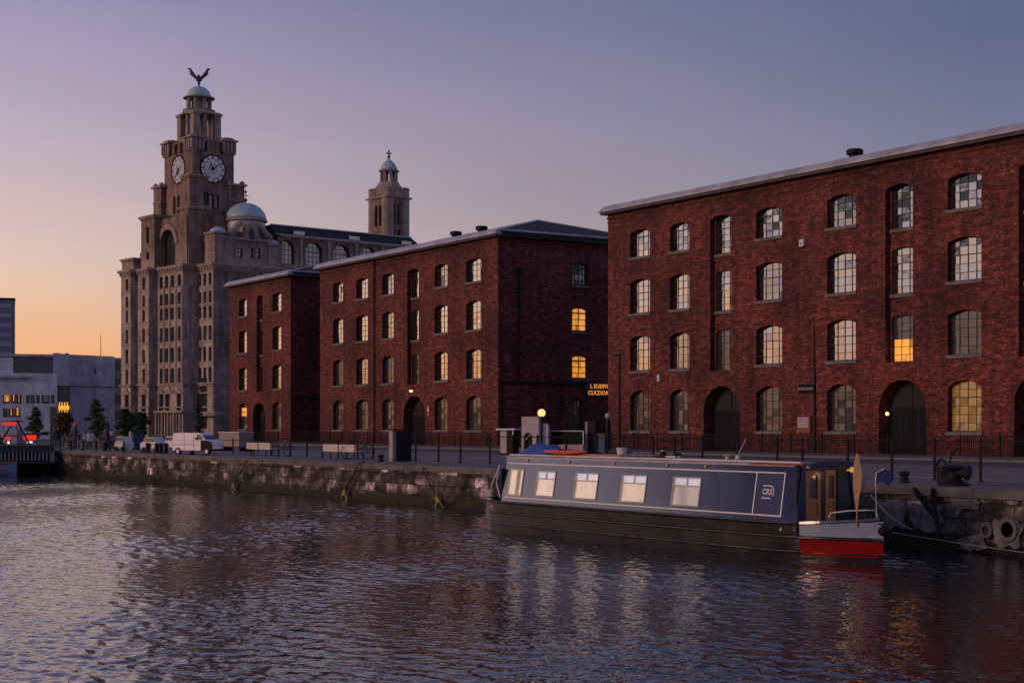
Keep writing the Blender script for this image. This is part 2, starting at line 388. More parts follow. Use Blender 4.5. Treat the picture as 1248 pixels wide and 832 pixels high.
def window(parent, o, M, d=.36, nx=4, nz=5, glass=None, sill=True, arch=True, bar=.03, frame=FRAME, name='window', lit_rows=None, depth_sill=.0, sillm=None):
    a, b, zb, zs, rise = o[:5]; top = zs + rise
    mb = MB()
    def bx(u0, u1, v0, v1, d0, d1):
        p = [M(u, z, dd) for z in (v0, v1) for dd in (d0, d1) for u in (u0, u1)]
        mb.add(p, [(0, 2, 3, 1), (4, 5, 7, 6), (0, 1, 5, 4), (2, 6, 7, 3), (0, 4, 6, 2), (1, 3, 7, 5)])
    fw = bar * 1.8
    bx(a, a + fw, zb, top, d, d + .06); bx(b - fw, b, zb, top, d, d + .06); bx(a + fw, b - fw, zb, zb + fw * 1.3, d, d + .06)
    for i in range(1, nx):
        u = a + (b - a) * i / nx; bx(u - bar / 2, u + bar / 2, zb + fw, arch_top(o, u) , d + .004, d + .05)
    for j in range(1, nz):
        z = zb + (top - zb) * j / nz; bw_ = bar / 2 * (1.8 if j == nz // 2 + 1 else 1); bx(a + fw, b - fw, z - bw_, z + bw_, d + .008, d + .046)
    if rise > 0:
        n = 8
        for i in range(n):
            u0 = a + (b - a) * i / n; u1 = a + (b - a) * (i + 1) / n
            t0, t1 = arch_top(o, u0), arch_top(o, u1)
            mb.add([M(u0, t0 - fw, d), M(u1, t1 - fw, d), M(u1, t1, d), M(u0, t0, d)], [(0, 1, 2, 3)])
    w_ = mb.build(name, frame, parent)
    pm = MB(); rr = random.Random(int(a * 131 + zb * 977 + 5))
    for i in range(nx):
        for j in range(nz):
            u0 = a + (b - a) * i / nx; u1 = a + (b - a) * (i + 1) / nx; v0 = zb + (top - zb) * j / nz; v1 = zb + (top - zb) * (j + 1) / nz
            tx = rr.uniform(-.006, .006) * min(1, (u1 - u0) / .5); tz = rr.uniform(-.007, .007) * min(1, (v1 - v0) / .5); dd = d + .035
            pm.cur = 1 if (lit_rows is not None and j in lit_rows) else (2 if rr.random() < .06 else 0)
            pm.quad(M(u0, v0, dd - tx - tz), M(u1, v0, dd + tx - tz), M(u1, v1, dd + tx + tz), M(u0, v1, dd - tx + tz))
    gg = glass or GLASS; pm.build('pane', [gg, LIT2, GLASS_M if gg is GLASS else (GLASS_D if gg is GLASS_M else gg)], w_)
    if sill:
        mb = MB()
        def bx2(u0, u1, v0, v1, d0, d1):
            p = [M(u, z, dd) for z in (v0, v1) for dd in (d0, d1) for u in (u0, u1)]
            mb.add(p, [(0, 2, 3, 1), (4, 5, 7, 6), (0, 1, 5, 4), (2, 6, 7, 3), (0, 4, 6, 2), (1, 3, 7, 5)])
        bx2(a - .10, b + .10, zb - .17, zb + .004, -.09, d + .02)
        mb.build('sill', sillm or GSILL, w_)
    if arch:
        mb = MB(); n = 12; th = .40
        for i in range(n):
            us = [a - .04 + (b - a + .08) * k / n for k in (i, i + 1)]
            q = []
            for u in us:
                uu = min(max(u, a), b); m_ = (a + b) / 2; t = arch_top(o, uu)
                dx = (u - m_) / ((b - a) / 2) * .12
                q.append(((u, t), (u + dx, t + th)))
            mb.add([M(q[0][0][0], q[0][0][1], -.006), M(q[1][0][0], q[1][0][1], -.006), M(q[1][1][0], q[1][1][1], -.006), M(q[0][1][0], q[0][1][1], -.006)], [(0, 1, 2, 3)])
        mb.build('brick_arch', BRICKA, w_)
    return w_

# ------------------------------------------------------------------ ground, quay, water
def sheet(name, x0, x1, y0, y1, z, m, kind='structure'):
    mb = MB(); mb.quad((x0, y0, z), (x1, y0, z), (x1, y1, z), (x0, y1, z)); return tag(mb.build(name, m), kind=kind)
def sett_mat(name, c1, c2, bw, bh, scl=1.0):
    k = NT(name); v = k.tc.outputs['Object']
    b = k.N('ShaderNodeTexBrick'); b.inputs['Scale'].default_value = 1; b.inputs['Brick Width'].default_value = bw; b.inputs['Row Height'].default_value = bh
    b.inputs['Mortar Size'].default_value = .015; b.inputs['Color1'].default_value = (*c1, 1); b.inputs['Color2'].default_value = (*c2, 1); b.inputs['Mortar'].default_value = tuple(c * .35 for c in c2) + (1,)
    k.L(v, b.inputs['Vector'])
    n = k.noise(k.map(v, (.4, 1.2, 1)), .7, 7, .7); a = k.ramp(n, [(.3, (.5, .5, .52)), (.5, (.95, .93, .92)), (.7, (1.35, 1.3, 1.28))])
    k.L(k.mix(1, b.outputs[0], a, 'MULTIPLY'), k.b.inputs['Base Color']); k.b.inputs['Roughness'].default_value = .62
    k.bump(k.mix(.5, b.outputs[1], n), .5, .02); return k.m
PAVE = sett_mat('promenade_flags', (.19, .16, .16), (.135, .118, .122), 1.1, .6)
SETT = sett_mat('granite_setts', (.20, .15, .135), (.13, .10, .09), .32, .16)
ASPH = mat('asphalt', (.06, .055, .058), .8, var=.35, vscale=.6, bump=.3, bscale=12)
QX0 = -107.0
mb = MB()
mb.quad((QX0, 31.95, G - .012), (400, 31.95, G - .012), (400, 3000, G - .012), (QX0, 3000, G - .012))
mb.quad((-5000, -1500, G - .012), (QX0 - .5, -1500, G - .012), (QX0 - .5, 3000, G - .012), (-5000, 3000, G - .012))
tag(mb.build('ground', ASPH), kind='structure')
sheet('pavement', QX0, 60, 35.9, 49, G, PAVE)
sheet('road', QX0, 60, 49, 56.2, G - .004, ASPH)
sheet('quay_setts', QX0, 60, 31.95, 35.9, G - .004, SETT)
sheet('forecourt', -160, 60, 56.2, 63.4, G + .1, PAVE)
mb = MB(); mb.bevbox(-160, 60, 56.05, 56.2, G - .05, G + .1, .02); tag(mb.build('kerb', GSILL), kind='structure')
mb = MB()
for y in (49.5, 52.6, 55.6):
    for k in range(40):
        if y == 52.6: mb.quad((-100 + k * 4, y, G + .001), (-98 + k * 4, y, G + .001), (-98 + k * 4, y + .12, G + .001), (-100 + k * 4, y + .12, G + .001))
    if y != 52.6: mb.quad((-107, y, G + .001), (60, y, G + .001), (60, y + .12, G + .001), (-107, y + .12, G + .001))
tag(mb.build('road_markings', mat('road_paint', (.42, .40, .40), .6, var=.4, vscale=1.5)), kind='structure')

# quay wall: coursed blocks, each face pushed in or out a little
def quay_mat():
    k = NT('quay_stone'); o = k.tc.outputs['Object']; v, sp = k.wallvec()
    b = k.N('ShaderNodeTexBrick'); b.inputs['Scale'].default_value = 1; b.inputs['Brick Width'].default_value = .95; b.inputs['Row Height'].default_value = .42; b.inputs['Mortar Size'].default_value = .025
    b.inputs['Color1'].default_value = (.16, .13, .125, 1); b.inputs['Color2'].default_value = (.10, .085, .082, 1); b.inputs['Mortar'].default_value = (.05, .042, .04, 1); b.inputs['Bias'].default_value = 0
    sv = k.N('ShaderNodeSeparateXYZ'); k.L(v, sv.inputs[0]); row = k.math('FLOOR', k.math('DIVIDE', sv.outputs[1], .42))
    wb = k.noise(v, 1.1, 3); uu = k.math('ADD', k.math('ADD', sv.outputs[0], k.math('MULTIPLY', row, .37)), k.math('MULTIPLY', wb, .5)); cb = k.N('ShaderNodeCombineXYZ'); k.L(uu, cb.inputs[0]); k.L(sv.outputs[1], cb.inputs[1])
    b.offset = 0; k.L(cb.outputs[0], b.inputs['Vector'])
    cc = k.N('ShaderNodeCombineXYZ'); k.L(k.math('FLOOR', k.math('DIVIDE', uu, .95)), cc.inputs[0]); k.L(row, cc.inputs[1])
    wn = k.N('ShaderNodeTexWhiteNoise', noise_dimensions='2D'); k.L(cc.outputs[0], wn.inputs['Vector'])
    blk = k.ramp(wn.outputs[0], [(.0, (.25, .22, .22)), (.22, (.6, .58, .58)), (.55, (1, 1, 1)), (.84, (1.3, 1.3, 1.3)), (.87, (3.2, 3.1, 3.3)), (1, (3.8, 3.7, 3.9))])
    n = k.noise(k.map(v, (1, 1.3, 1)), .95, 8, .72, .5)
    blot = k.ramp(n, [(.40, (.10, .09, .09)), (.48, (.5, .46, .44)), (.55, (1.0, 1, 1)), (.60, (1.9, 1.9, 2.0)), (.66, (3.2, 3.1, 3.4))])
    n2 = k.noise(v, 7, 5, .8); fine = k.ramp(n2, [(.3, (.45, .43, .42)), (.65, (1.5, 1.5, 1.5))])
    c = k.mix(1, k.mix(1, k.mix(1, b.outputs[0], blk, 'MULTIPLY'), blot, 'MULTIPLY'), fine, 'MULTIPLY')
    n3 = k.noise(k.map(v, (1, .3, 1)), 1.5, 5)
    z = k.math('ADD', sp.outputs[2], k.math('MULTIPLY', k.math('SUBTRACT', n3, .5), .7))
    wet = k.ramp(z, [(.0, (1, 1, 1)), (.25, (1, 1, 1)), (.62, (0, 0, 0))])
    alg = k.mix(n2, (.008, .008, .005), (.04, .034, .014))
    k.L(k.mix(wet, c, alg), k.b.inputs['Base Color']); k.b.inputs['Roughness'].default_value = .75; k.b.inputs['Specular IOR Level'].default_value = .3
    k.bump(k.mix(.5, n2, b.outputs[1]), 1.0, .05); return k.m
QST = quay_mat()
COPE = mat('coping_stone', (.17, .145, .14), .75, dirt=(.07, .06, .055), vscale=1.2, bump=.5, bscale=8)
def quay(name, label, M, L):
    t = thing(name, label, 'quay wall')
    mb = MB(); rq = random.Random(3)
    nu = int(L / .32); nz = 11; pts = []
    for j in range(nz + 1):
        z = -1.2 + (G - .22 + 1.2) * j / nz
        for i in range(nu + 1):
            u = L * i / nu
            bi = (int(u / .95 + (.37 if int(z / .42) % 2 else 0)), int((z + 2) / .42))
            hsh = ((bi[0] * 7919 + bi[1] * 104729) % 997) / 997
            d = (hsh - .5) * .09 + .05 * mnoise.noise((u * 1.7, z * 3, 0)) + (.0 if j else 0)
            pts.append(M(u, z, d))
    W_ = nu + 1
    mb.add(pts, [(j * W_ + i, j * W_ + i + 1, (j + 1) * W_ + i + 1, (j + 1) * W_ + i) for j in range(nz) for i in range(nu)])
    mb.build('stone_facing', QST, t)
    mb = MB(); u = 0
    while u < L:
        l = min(rq.uniform(1.2, 2.0), L - u) ; q = rq.uniform(-.025, .025); dz = rq.uniform(-.012, .006)
        p = [M(uu, z, d) for z in (G - .24, G + dz) for d in (-.06 + q, .56) for uu in (u + .008, u + l - .008)]
        p += [M(uu, G + dz - .03, -.06 + q) for uu in (u + .008, u + l - .008)] + [M(uu, G + dz, -.03 + q) for uu in (u + .008, u + l - .008)]
        mb.add(p, [(0, 1, 9, 8), (8, 9, 11, 10), (10, 11, 7, 6), (2, 6, 7, 3), (0, 8, 10, 6, 2), (1, 3, 7, 11, 9), (0, 2, 3, 1)])
        u += l
    mb.build('coping', COPE, t)
    return t
quay('quay_wall', 'long blotched stone quay wall with algae at the waterline, running behind the narrowboat', lambda u, z, d: (QX0 + u, 31.4 + d, z), 150)
quay('quay_wall', 'short dark end wall of the dock at the far left beneath the moored pontoon', lambda u, z, d: (QX0 - d, 31.4 - u, z), 60)

# water: one sheet with real waves, finer near the camera
def axis(segs):
    out = [segs[0][0]]
    for a, b, n in segs: out += list(np.linspace(a, b, n + 1)[1:])
    return np.array(out)
ax = axis([(-107.2, -60, 330), (-60, -36, 240), (-36, -11, 500), (-11, 5, 30), (5, 120, 20)])
ay = axis([(-200, -10, 25), (-10, 3, 26), (3, 31.8, 500)])
gx, gy = np.meshgrid(ax, ay)
rs = np.random.RandomState(11)
hz = np.zeros_like(gx); dist = np.hypot(gx, gy)
wdir = R(147.2 - 62)
# patches of stronger and weaker wind ruffle
patch = np.zeros_like(gx)
for i in range(14):
    th = rs.uniform(0, 2 * np.pi); kk = 2 * np.pi / rs.uniform(7, 28); patch += np.sin(kk * (gx * math.cos(th) + gy * math.sin(th)) + rs.uniform(0, 6.28)) / 3.7
patch = np.clip(1 + .62 * patch, .3, 1.9)
for i in range(95):
    lam = .14 * (7.0 ** (rs.uniform(0, 1) ** 1.35)); kk = 2 * np.pi / lam
    th = wdir + rs.normal(0, .62)
    slope = .0120 * (lam / .6) ** (-.25)
    amp = slope / kk
    cell = np.maximum(.058, dist * .0017)
    fade = np.clip((lam / cell - 1.9) / 1.4, 0, 1)
    ph = kk * (gx * math.cos(th) + gy * math.sin(th)) + rs.uniform(0, 6.28)
    s_ = np.sin(ph)
    hz += amp * fade * (s_ + .25 * np.sin(2 * ph + 1.57)) * patch
nyy, nxx = gx.shape
co = np.stack([gx, gy, hz], -1).reshape(-1, 3)
ii = np.arange(nyy * nxx).reshape(nyy, nxx)
fq = np.stack([ii[:-1, :-1], ii[:-1, 1:], ii[1:, 1:], ii[1:, :-1]], -1).reshape(-1, 4)
me = bpy.data.meshes.new('water'); me.vertices.add(len(co)); me.vertices.foreach_set('co', co.ravel())
me.loops.add(fq.size); me.loops.foreach_set('vertex_index', fq.ravel().astype(np.int32))
me.polygons.add(len(fq)); me.polygons.foreach_set('loop_start', np.arange(0, fq.size, 4, dtype=np.int32))
me.update(calc_edges=True); me.polygons.foreach_set('use_smooth', [True] * len(me.polygons))
k = NT('dock_water'); k.b.inputs['Base Color'].default_value = (.010, .011, .014, 1); k.b.inputs['Roughness'].default_value = .03; k.b.inputs['IOR'].default_value = 1.6
v = k.tc.outputs['Object']
n1 = k.noise(v, 6.5, 2, .55); n2 = k.noise(v, 2.2, 2, .6)
k.bump(k.math('ADD', k.math('MULTIPLY', n1, .55), k.math('MULTIPLY', n2, .9)), .38, .042)
me.materials.append(k.m)
wob = bpy.data.objects.new('water', me); COL.objects.link(wob); tag(wob, kind='structure')
# the far bank behind the viewer, which the low windows mirror
mb = MB(); mb.box(-140, 160, -230, -200, -1, G); 
for i in range(9):
    x = -100 + i * 26; mb.box(x, x + 20, -228, -208, G, G + 12 + (i * 37 % 4))
tag(mb.build('opposite_bank', mat('far_bank', (.06, .05, .05), .9, var=.3)), kind='structure')

# ------------------------------------------------------------------ warehouses
BY = 63.0
ROW = {1: (12.82, 14.39, .22), 2: (9.09, 11.13, .22), 3: (5.28, 7.36, .24), 4: (1.31, 3.6, .38)}
BAY = {1: (12.28, 14.42, .22), 2: (8.74, 11.12, .14), 3: (5.05, 7.45, .14)}
EAVE = 15.97
def warehouse(label, xl, xr, cols, bays, doors, depth, side=None, gl=None, fan=True, nx=4, nz=5, vents=(), pipes=(), hip=True, side_gutter=False):
    x0, x1 = XY(xl, BY), XY(xr, BY); Wd = x1 - x0
    t = thing('brick_warehouse', label, 'warehouse', (x0, BY, G))
    M = lambda u, z, d: (u, d, z)
    ops = []; wins = []
    for ci, (a, b) in enumerate(cols):
        ua, ub = XY(a, BY) - x0, XY(b, BY) - x0
        for r, (zb, zs, rise) in ROW.items(): ops.append((ua, ub, zb, zs, rise)); wins.append((ci, r, ops[-1]))
    bayo = []
    for (a, b) in bays:
        ua, ub = XY(a, BY) - x0, XY(b, BY) - x0
        o = (ua, ub, 5.05, 14.42, .24, .34); ops.append(o); bayo.append(o)
    dops = []
    for (a, b, top) in doors:
        ua, ub = XY(a, BY) - x0, XY(b, BY) - x0; h = (ub - ua) / 2 * .93
        o = (ua, ub, .02, top - h, h, .9); ops.append(o); dops.append(o)
    mb = MB(); wall(mb, 0, Wd, 0, EAVE, ops, M)
    mb.quad((0, 0, 0), (0, depth, 0), (0, depth, EAVE), (0, 0, EAVE)); mb.quad((0, depth, 0), (Wd, depth, 0), (Wd, depth, EAVE), (0, depth, EAVE))
    MS = lambda u, z, d: (Wd - d, u, z)
    sops = side or []
    wall(mb, 0, depth, 0, EAVE, [o[:5] for o in sops], MS, .3)
    # corbelled dentil courses under the eaves
    for (zz, pr) in ((EAVE - .62, .03), (EAVE - .30, .07)):
        mb.box(-pr, Wd + pr, -pr, -.002, zz, zz + .14)
        mb.box(Wd + .002, Wd + pr, -.001, depth, zz, zz + .14)
    for o in bayo:    # recessed bay backing with its openings
        wall(mb, o[0], o[1], 5.05, 14.7, [(o[0] + .16, o[1] - .06, zb, zs, rise) for zb, zs, rise in BAY.values()], lambda u, z, d: (u, .34 + d, z), .16)
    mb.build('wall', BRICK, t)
    gl = gl or {}
    for ci, r, o in wins:
        g_ = gl.get((ci, r), (GLASS if (ci * 7 + r * 3) % 4 else GLASS_M) if r < 4 else GLASS_D)
        window(t, o, M, d=.27, nx=nx, nz=nz + (1 if r == 4 else (-1 if r == 1 else 0)), glass=g_, lit_rows=gl.get(('rows', ci, r)))
    for bi, o in enumerate(bayo):
        for r, (zb, zs, rise) in BAY.items():
            q = (o[0] + .16, o[1] - .06, zb, zs, rise)
            w_ = window(t, q, lambda u, z, d: (u, .34 + d, z), d=.12, nx=3, nz=6, glass=gl.get(('bay%d' % bi, r), GLASS if r < 3 else GLASS_D), arch=False, sill=True, bar=.03, lit_rows=(0, 1, 2) if gl.get(('lit%d' % bi, r)) else None)
    for o in sops:
        window(t, o[:5], MS, d=.24, nx=2 if len(o) > 6 else 4, nz=4, glass=o[5], bar=.06)
    for o in dops:
        a, b, zb, zs, rise = o[:5]
        mb = MB(); m_ = (a + b) / 2; dd = .78
        mb.box(a + .02, m_ - .015, dd, dd + .08, zb, zs - .08); mb.box(m_ + .015, b - .02, dd, dd + .08, zb, zs - .08)
        for k_ in range(8):
            u = a + .02 + (b - a - .04) * (k_ + .5) / 8; mb.box(u - .018, u + .018, dd - .02, dd - .001, zb + .1, zs - .15)
        for zz in (zb + .25, (zb + zs) / 2, zs - .35):
            mb.box(a + .06, m_ - .05, dd - .04, dd - .021, zz, zz + .12); mb.box(m_ + .05, b - .06, dd - .04, dd - .021, zz, zz + .12)
        d_ = mb.build('door', DOOR, t)
        mb = MB(); mb.box(a, b, dd - .05, dd + .1, zs - .08, zs + .1); mb.build('lintel', DOOR, d_)
        mb = MB(); mb.cyl((m_ + .12, dd - .07, 1.05), (m_ + .12, dd - .07, 1.25), .018, n=6); mb.build('handle', BLACKM, d_)
        mb = MB()
        for k_ in range(9):
            an = math.pi * k_ / 8; hh = (b - a) / 2
            mb.tube([(m_, dd - .02, zs + .1), (m_ + math.cos(an) * hh * .97, dd - .02, zs + .1 + math.sin(an) * rise * .93)], .025, 4)
        mb.tube([(m_ + math.cos(math.pi * q / 8) * (b - a) * .28, dd - .02, zs + .1 + math.sin(math.pi * q / 8) * rise * .52) for q in range(9)], .022, 4)
        if not fan: mb = MB(); mb.box(m_ - .03, m_ + .03, dd - .0, dd + .02, zs + .1, zs + rise)
        f_ = mb.build('fanlight' if fan else 'door_head', FRAME if fan else DOOR, t)
        mb = MB(); mb.quad((a, dd + .03, zs), (b, dd + .03, zs), (b, dd + .03, zs + rise + .1), (a, dd + .03, zs + rise + .1)); mb.build('pane', INTER, f_)
        mb = MB(); n = 16; hh = (b - a) / 2
        for i in range(n):
            q = []
            for k_ in (i, i + 1):
                an = math.pi * k_ / n; ca, sa = math.cos(an), math.sin(an); q.append((m_ + ca * hh, zs + sa * rise, m_ + ca * (hh + .5), zs + sa * (rise + .5)))
            mb.add([(q[0][0], -.006, q[0][1]), (q[1][0], -.006, q[1][1]), (q[1][2], -.006, q[1][3]), (q[0][2], -.006, q[0][3])], [(0, 1, 2, 3)])
        mb.build('door_arch', BRICKA, t)
    # eaves: dark fascia, pale lead gutter slope, slate roof
    mb = MB(); mb.box(-.35, Wd + .35, -.42, .1, EAVE, EAVE + .16); mb.box(Wd - .1, Wd + .352, .1, depth + .3, EAVE, EAVE + .42); mb.box(-.35, .1, .1, depth + .3, EAVE, EAVE + .3)
    mb.build('cornice', DKSTONE, t)
    mb = MB(); z0 = EAVE + .16
    mb.add([(-.45, -.52, z0), (Wd + .42, -.52, z0), (Wd + .42, -.5, z0 + .12), (-.45, -.5, z0 + .12), (Wd + .3, -.1, z0 + .46), (-.3, -.1, z0 + .46), (-.45, .1, z0), (Wd + .42, .1, z0)],
           [(0, 1, 2, 3), (3, 2, 4, 5), (0, 3, 5, 6), (1, 7, 4, 2), (0, 6, 7, 1)])
    mb.build('gutter', LEAD, t)
    zr = EAVE + .50; rise = 2.0 if depth < 17 else 2.2; hx = 6.5 if hip else 0
    mb = MB(); A = (-.3, -.1, zr); B = (Wd + .36, -.1, zr); Cc = (Wd + .36, depth + .3, zr); D = (-.3, depth + .3, zr)
    P_ = (hx, depth / 2, zr + rise); Q_ = (Wd - hx, depth / 2, zr + rise)
    mb.add([A, B, Cc, D, P_, Q_] + [(p[0], p[1], EAVE + .02) for p in (A, B, Cc, D)], [(0, 1, 5, 4), (1, 2, 5), (2, 3, 4, 5), (3, 0, 4), (0, 6, 7, 1), (1, 7, 8, 2), (2, 8, 9, 3), (3, 9, 6, 0)])
    rf = mb.build('roof', SLATE, t)
    mb = MB(); mb.tube([P_, Q_], .09, 6); mb.tube([Q_, B], .07, 6); mb.tube([Q_, Cc], .07, 6); mb.build('ridge_tiles', LEAD, rf)
    if side_gutter:
        mb = MB(); mb.tube([(Wd + .42, -.1, zr - .04), (Wd + .42, depth, zr - .04)], .09, 8); mb.build('gutter', LEAD, t)
    for vx in vents:
        u = XY(vx, BY) - x0; mb = MB(); mb.lathe([(.34, zr), (.34, zr + .5), (.48, zr + .54), (.48, zr + .76), (.38, zr + .82)], u, 1.2, 14); mb.build('roof_vent', BLACKM, rf)
    for (px, zt, zb) in pipes:
        u = XY(px, BY) - x0; mb = MB(); mb.cyl((u, -.14, zb), (u, -.14, zt), .07, n=8); mb.cyl((u, -.14, zt), (u, -.14, zt + .3), .13, .16, 8)
        for q in range(5): zz = zb + (zt - zb) * (q + .5) / 5; mb.box(u - .12, u + .12, -.2, .0, zz, zz + .07)
        mb.build('drainpipe', BLACKM, t)
    return t, x0, Wd

# the right-hand building runs on beyond the frame
def X2px(X, Y):
    d = depth_of(X, Y); return 624 + F * (.5417 * X + .8406 * Y) / d
xe = -28.0
right, RX0, RW = warehouse('large red brick warehouse filling the right side, with two arched black doors', 741, X2px(xe, BY),
    [(768, 792), (816.5, 840), (921.5, 953), (1008, 1043), (1155, 1196), (1310, 1365)], [(865.5, 891), (1079, 1112.4), (1241.5, 1283)], [(857.4, 902, 4.08), (1071, 1129, 4.1), (1236, 1300, 4.2)], 18,
    gl={('lit1', 3): True, (4, 4): LITLOW, (4, 3): GLASS_D}, vents=(1023,), fan=False)
_cx = XY(607, BY)
def _sy(px): return along(px, (_cx, BY), (0, 1))
side_mid = [(_sy(697.5), _sy(717), 12.62, 14.2, .2, GLASS_D), (_sy(697.5), _sy(717), 9.0, 10.75, .2, LIT, 2), (_sy(697.5), _sy(717), 5.3, 7.0, .2, LIT, 2), (_sy(690), _sy(711), 1.2, 3.6, .2, GLASS_D)]
middle, MX0, MW = warehouse('middle red brick warehouse with a hipped slate roof and lit gable windows', 390, 607,
    [(406, 418), (434, 448.5), (465.8, 480), (529.5, 546), (568, 586.8)], [(496.4, 510.4)], [(491.7, 518, 4.12)], 16,
    side=side_mid, vents=(540, 571), gl={(0, 3): GLASS_D, (2, 3): GLASS_D, (2, 2): GLASS_M, (2, 1): GLASS_M, (0, 1): GLASS_M}, pipes=((457.5, 15.6, 0),), side_gutter=True)
small, SX0, SW = warehouse('smallest and farthest red brick warehouse, three bays wide, beside the domed stone office block', 280, 354,
    [(291.2, 301), (332, 343.5)], [(312.8, 320)], [(308, 323.7, 3.95)], 16, gl={('rows', 0, 4): (3, 4), (0, 3): GLASS_M}, nx=3, nz=5, side_gutter=True)

# string course and pipes on the gable sides
def on(t, name, mb, m): return mb.build(name, m, t)
mb = MB(); mb.box(MW + .003, MW + .10, .3, 15.5, 4.85, 5.05); mb.box(MW + .003, MW + .08, .25, .45, 0, 4.85); on(middle, 'string_course', mb, BLACKM)
mb = MB(); mb.cyl((MW + .12, 1.85, 5.1), (MW + .12, 1.85, 13.2), .09, n=8); mb.box(MW, MW + .3, 1.7, 2.0, 13.2, 13.6); on(middle, 'drainpipe', mb, BLACKM)
mb = MB(); mb.cyl((SW + .12, 9.3, 4.5), (SW + .12, 9.3, 13.2), .1, n=8); on(small, 'drainpipe', mb, BLACKM)
mb = MB(); mb.box(SW + .003, SW + .10, .3, 15.5, 4.3, 4.42); on(small, 'string_course', mb, BLACKM)

# ------------------------------------------------------------------ stone office block with clock tower
a7 = R(7)
LD = Vector((math.cos(a7), math.sin(a7), 0)); LN = Vector((-math.sin(a7), math.cos(a7), 0))
ox, oy = at_depth(234.6, 260)
O = Vector((ox, oy, 0))
liver = thing('clock_tower_building', 'tall pale stone office block with a clock tower topped by a winged statue', 'office building', (ox, oy, G), a7)
def lx(px, y=0): return along(px, O + LN * y, LD)
def ly(px, x=0): return along(px, O + LD * x, LN)
def lz(py, d=260): return E + (520 - py) / F * d
TRIM = mat('stone_trim', (.30, .235, .205), .85, var=.35, vscale=.8, bump=.3, bscale=3)
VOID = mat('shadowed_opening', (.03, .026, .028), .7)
body = MB(); trim = MB(); winl = []
def rect_body(x0, x1, y0, y1, z0, z1, fops=(), sops=(), rev=.5, cap=True):
    wall(body, x0, x1, z0, z1, list(fops), lambda u, z, d: (u, y0 + d, z), rev)
    wall(body, y0, y1, z0, z1, list(sops), lambda u, z, d: (x1 - d, u, z), rev)
    body.quad((x0, y0, z0), (x0, y1, z0), (x0, y1, z1), (x0, y0, z1)); body.quad((x0, y1, z0), (x1, y1, z0), (x1, y1, z1), (x0, y1, z1))
    if cap: body.quad((x0, y0, z1), (x1, y0, z1), (x1, y1, z1), (x0, y1, z1))
    for o in fops: winl.append((o, lambda u, z, d, y0=y0: (u, y0 + d, z), rev))
    for o in sops: winl.append((o, lambda u, z, d, x1=x1: (x1 - d, u, z), rev))
def cornice(x0, x1, y0, y1, z, h=.5, pr=.5, dent=True):
    trim.box(x0 - pr, x1 + pr, y0 - pr, y1 + pr, z + h * .5, z + h)
    trim.box(x0 - pr * .5, x1 + pr * .5, y0 - pr * .5, y1 + pr * .5, z, z + h * .498)
    if dent:
        n = max(2, int((x1 - x0) / .9))
        for i in range(n): u = x0 + (x1 - x0) * (i + .5) / n; trim.box(u - .18, u + .18, y0 - pr * .85, y0 - pr * .5 - .002, z + h * .1, z + h * .495)
        n = max(2, int((y1 - y0) / .9))
        for i in range(n): u = y0 + (y1 - y0) * (i + .5) / n; trim.box(x1 + pr * .5 + .002, x1 + pr * .85, u - .18, u + .18, z + h * .1, z + h * .495)
rows = [lz(343.7), lz(365), lz(383), lz(408), lz(433), lz(458)]
hts = [.95, .9, .95, 1.15, 1.15, 1.2]
def cols_at(pxs, y, wpx=.58):
    out = []
    for p in pxs:
        c = lx(p, y)
        for z, h in zip(rows, hts): out.append((c - wpx, c + wpx, z - h, z + h * .9, .0 if h > 1.2 else .25))
    return out
ZC = lz(331)                 # main cornice
zs_ = lz(471)
yR = -3.0; xR = lx(223, yR)
# recessed centre with four window columns
loww = lambda pxs, y: [(lx(p, y) - .8, lx(p, y) + .8, z - 1.7, z + 1.6, 0) for p in pxs for z in (lz(489), lz(518))]
rect_body(lx(187, yR), xR, yR, 10, 0, ZC, cols_at([196.5, 203, 210, 218.5], yR) + [o for o in loww([196.5, 204, 218], yR)], [])
x2a, x2b = lx(168, yR - 1.5), lx(181, yR - 1.5)
rect_body(x2a, x2b, yR - 1.5, 8, 0, ZC, cols_at([175], yR - 1.5, .5) + loww([175], yR - 1.5), [])
rect_body(x2b - .01, lx(188, yR), yR - .1, 8, 0, ZC - .2)
y1_ = yR - 2.6; x1a, x1b = lx(147.5, y1_), lx(159, y1_)
rect_body(x1a, x1b, y1_, 8, 0, ZC, cols_at([154.5], y1_, .5) + loww([154.5], y1_), [])
rect_body(x1b - .01, x2a + .01, yR, 8, 0, ZC - .2)
# set-back bay and the east range
y3 = ly(240, xR); x3 = lx(260, y3)
rect_body(xR - .01, x3, y3, 8, 0, ZC, cols_at([243.5, 249.5, 256], y3, .48) + [(lx(248, y3) - 1.2, lx(248, y3) + 1.2, 1.2, 9.6, 0)], [])
yE = ly(345, x3)
sops = []
for p in (302, 308.5, 316): c = ly(p, x3); sops += [(c - .55, c + .55, lz(338) , lz(327), 0)]
for p in (300, 309, 318, 328, 338):
    c = ly(p, x3); sops += [(c - .6, c + .6, z - 1.4, z + 1.2, 0) for z in (lz(365), lz(383), lz(408))]
rect_body(lx(240, 8), x3, 8 - .01, yE, 0, ZC, [], sops)
body.quad((x3, y3, 0), (x3, 8, 0), (x3, 8, ZC), (x3, y3, ZC))
for (a_, b_, c_, d_) in ((x1a, x1b, y1_, 8), (x1b, x2a, yR, 8), (x2a, x2b, yR - 1.5, 8), (x2b, xR, yR, 8), (xR + .52, x3, y3, yE)):
    cornice(a_, b_, c_, d_, ZC, .9, .5)
    cornice(a_, b_, c_, d_, zs_, .55, .32, False)
    cornice(a_, b_, c_, d_, lz(343 + 8 - 18), .25, .12, False)
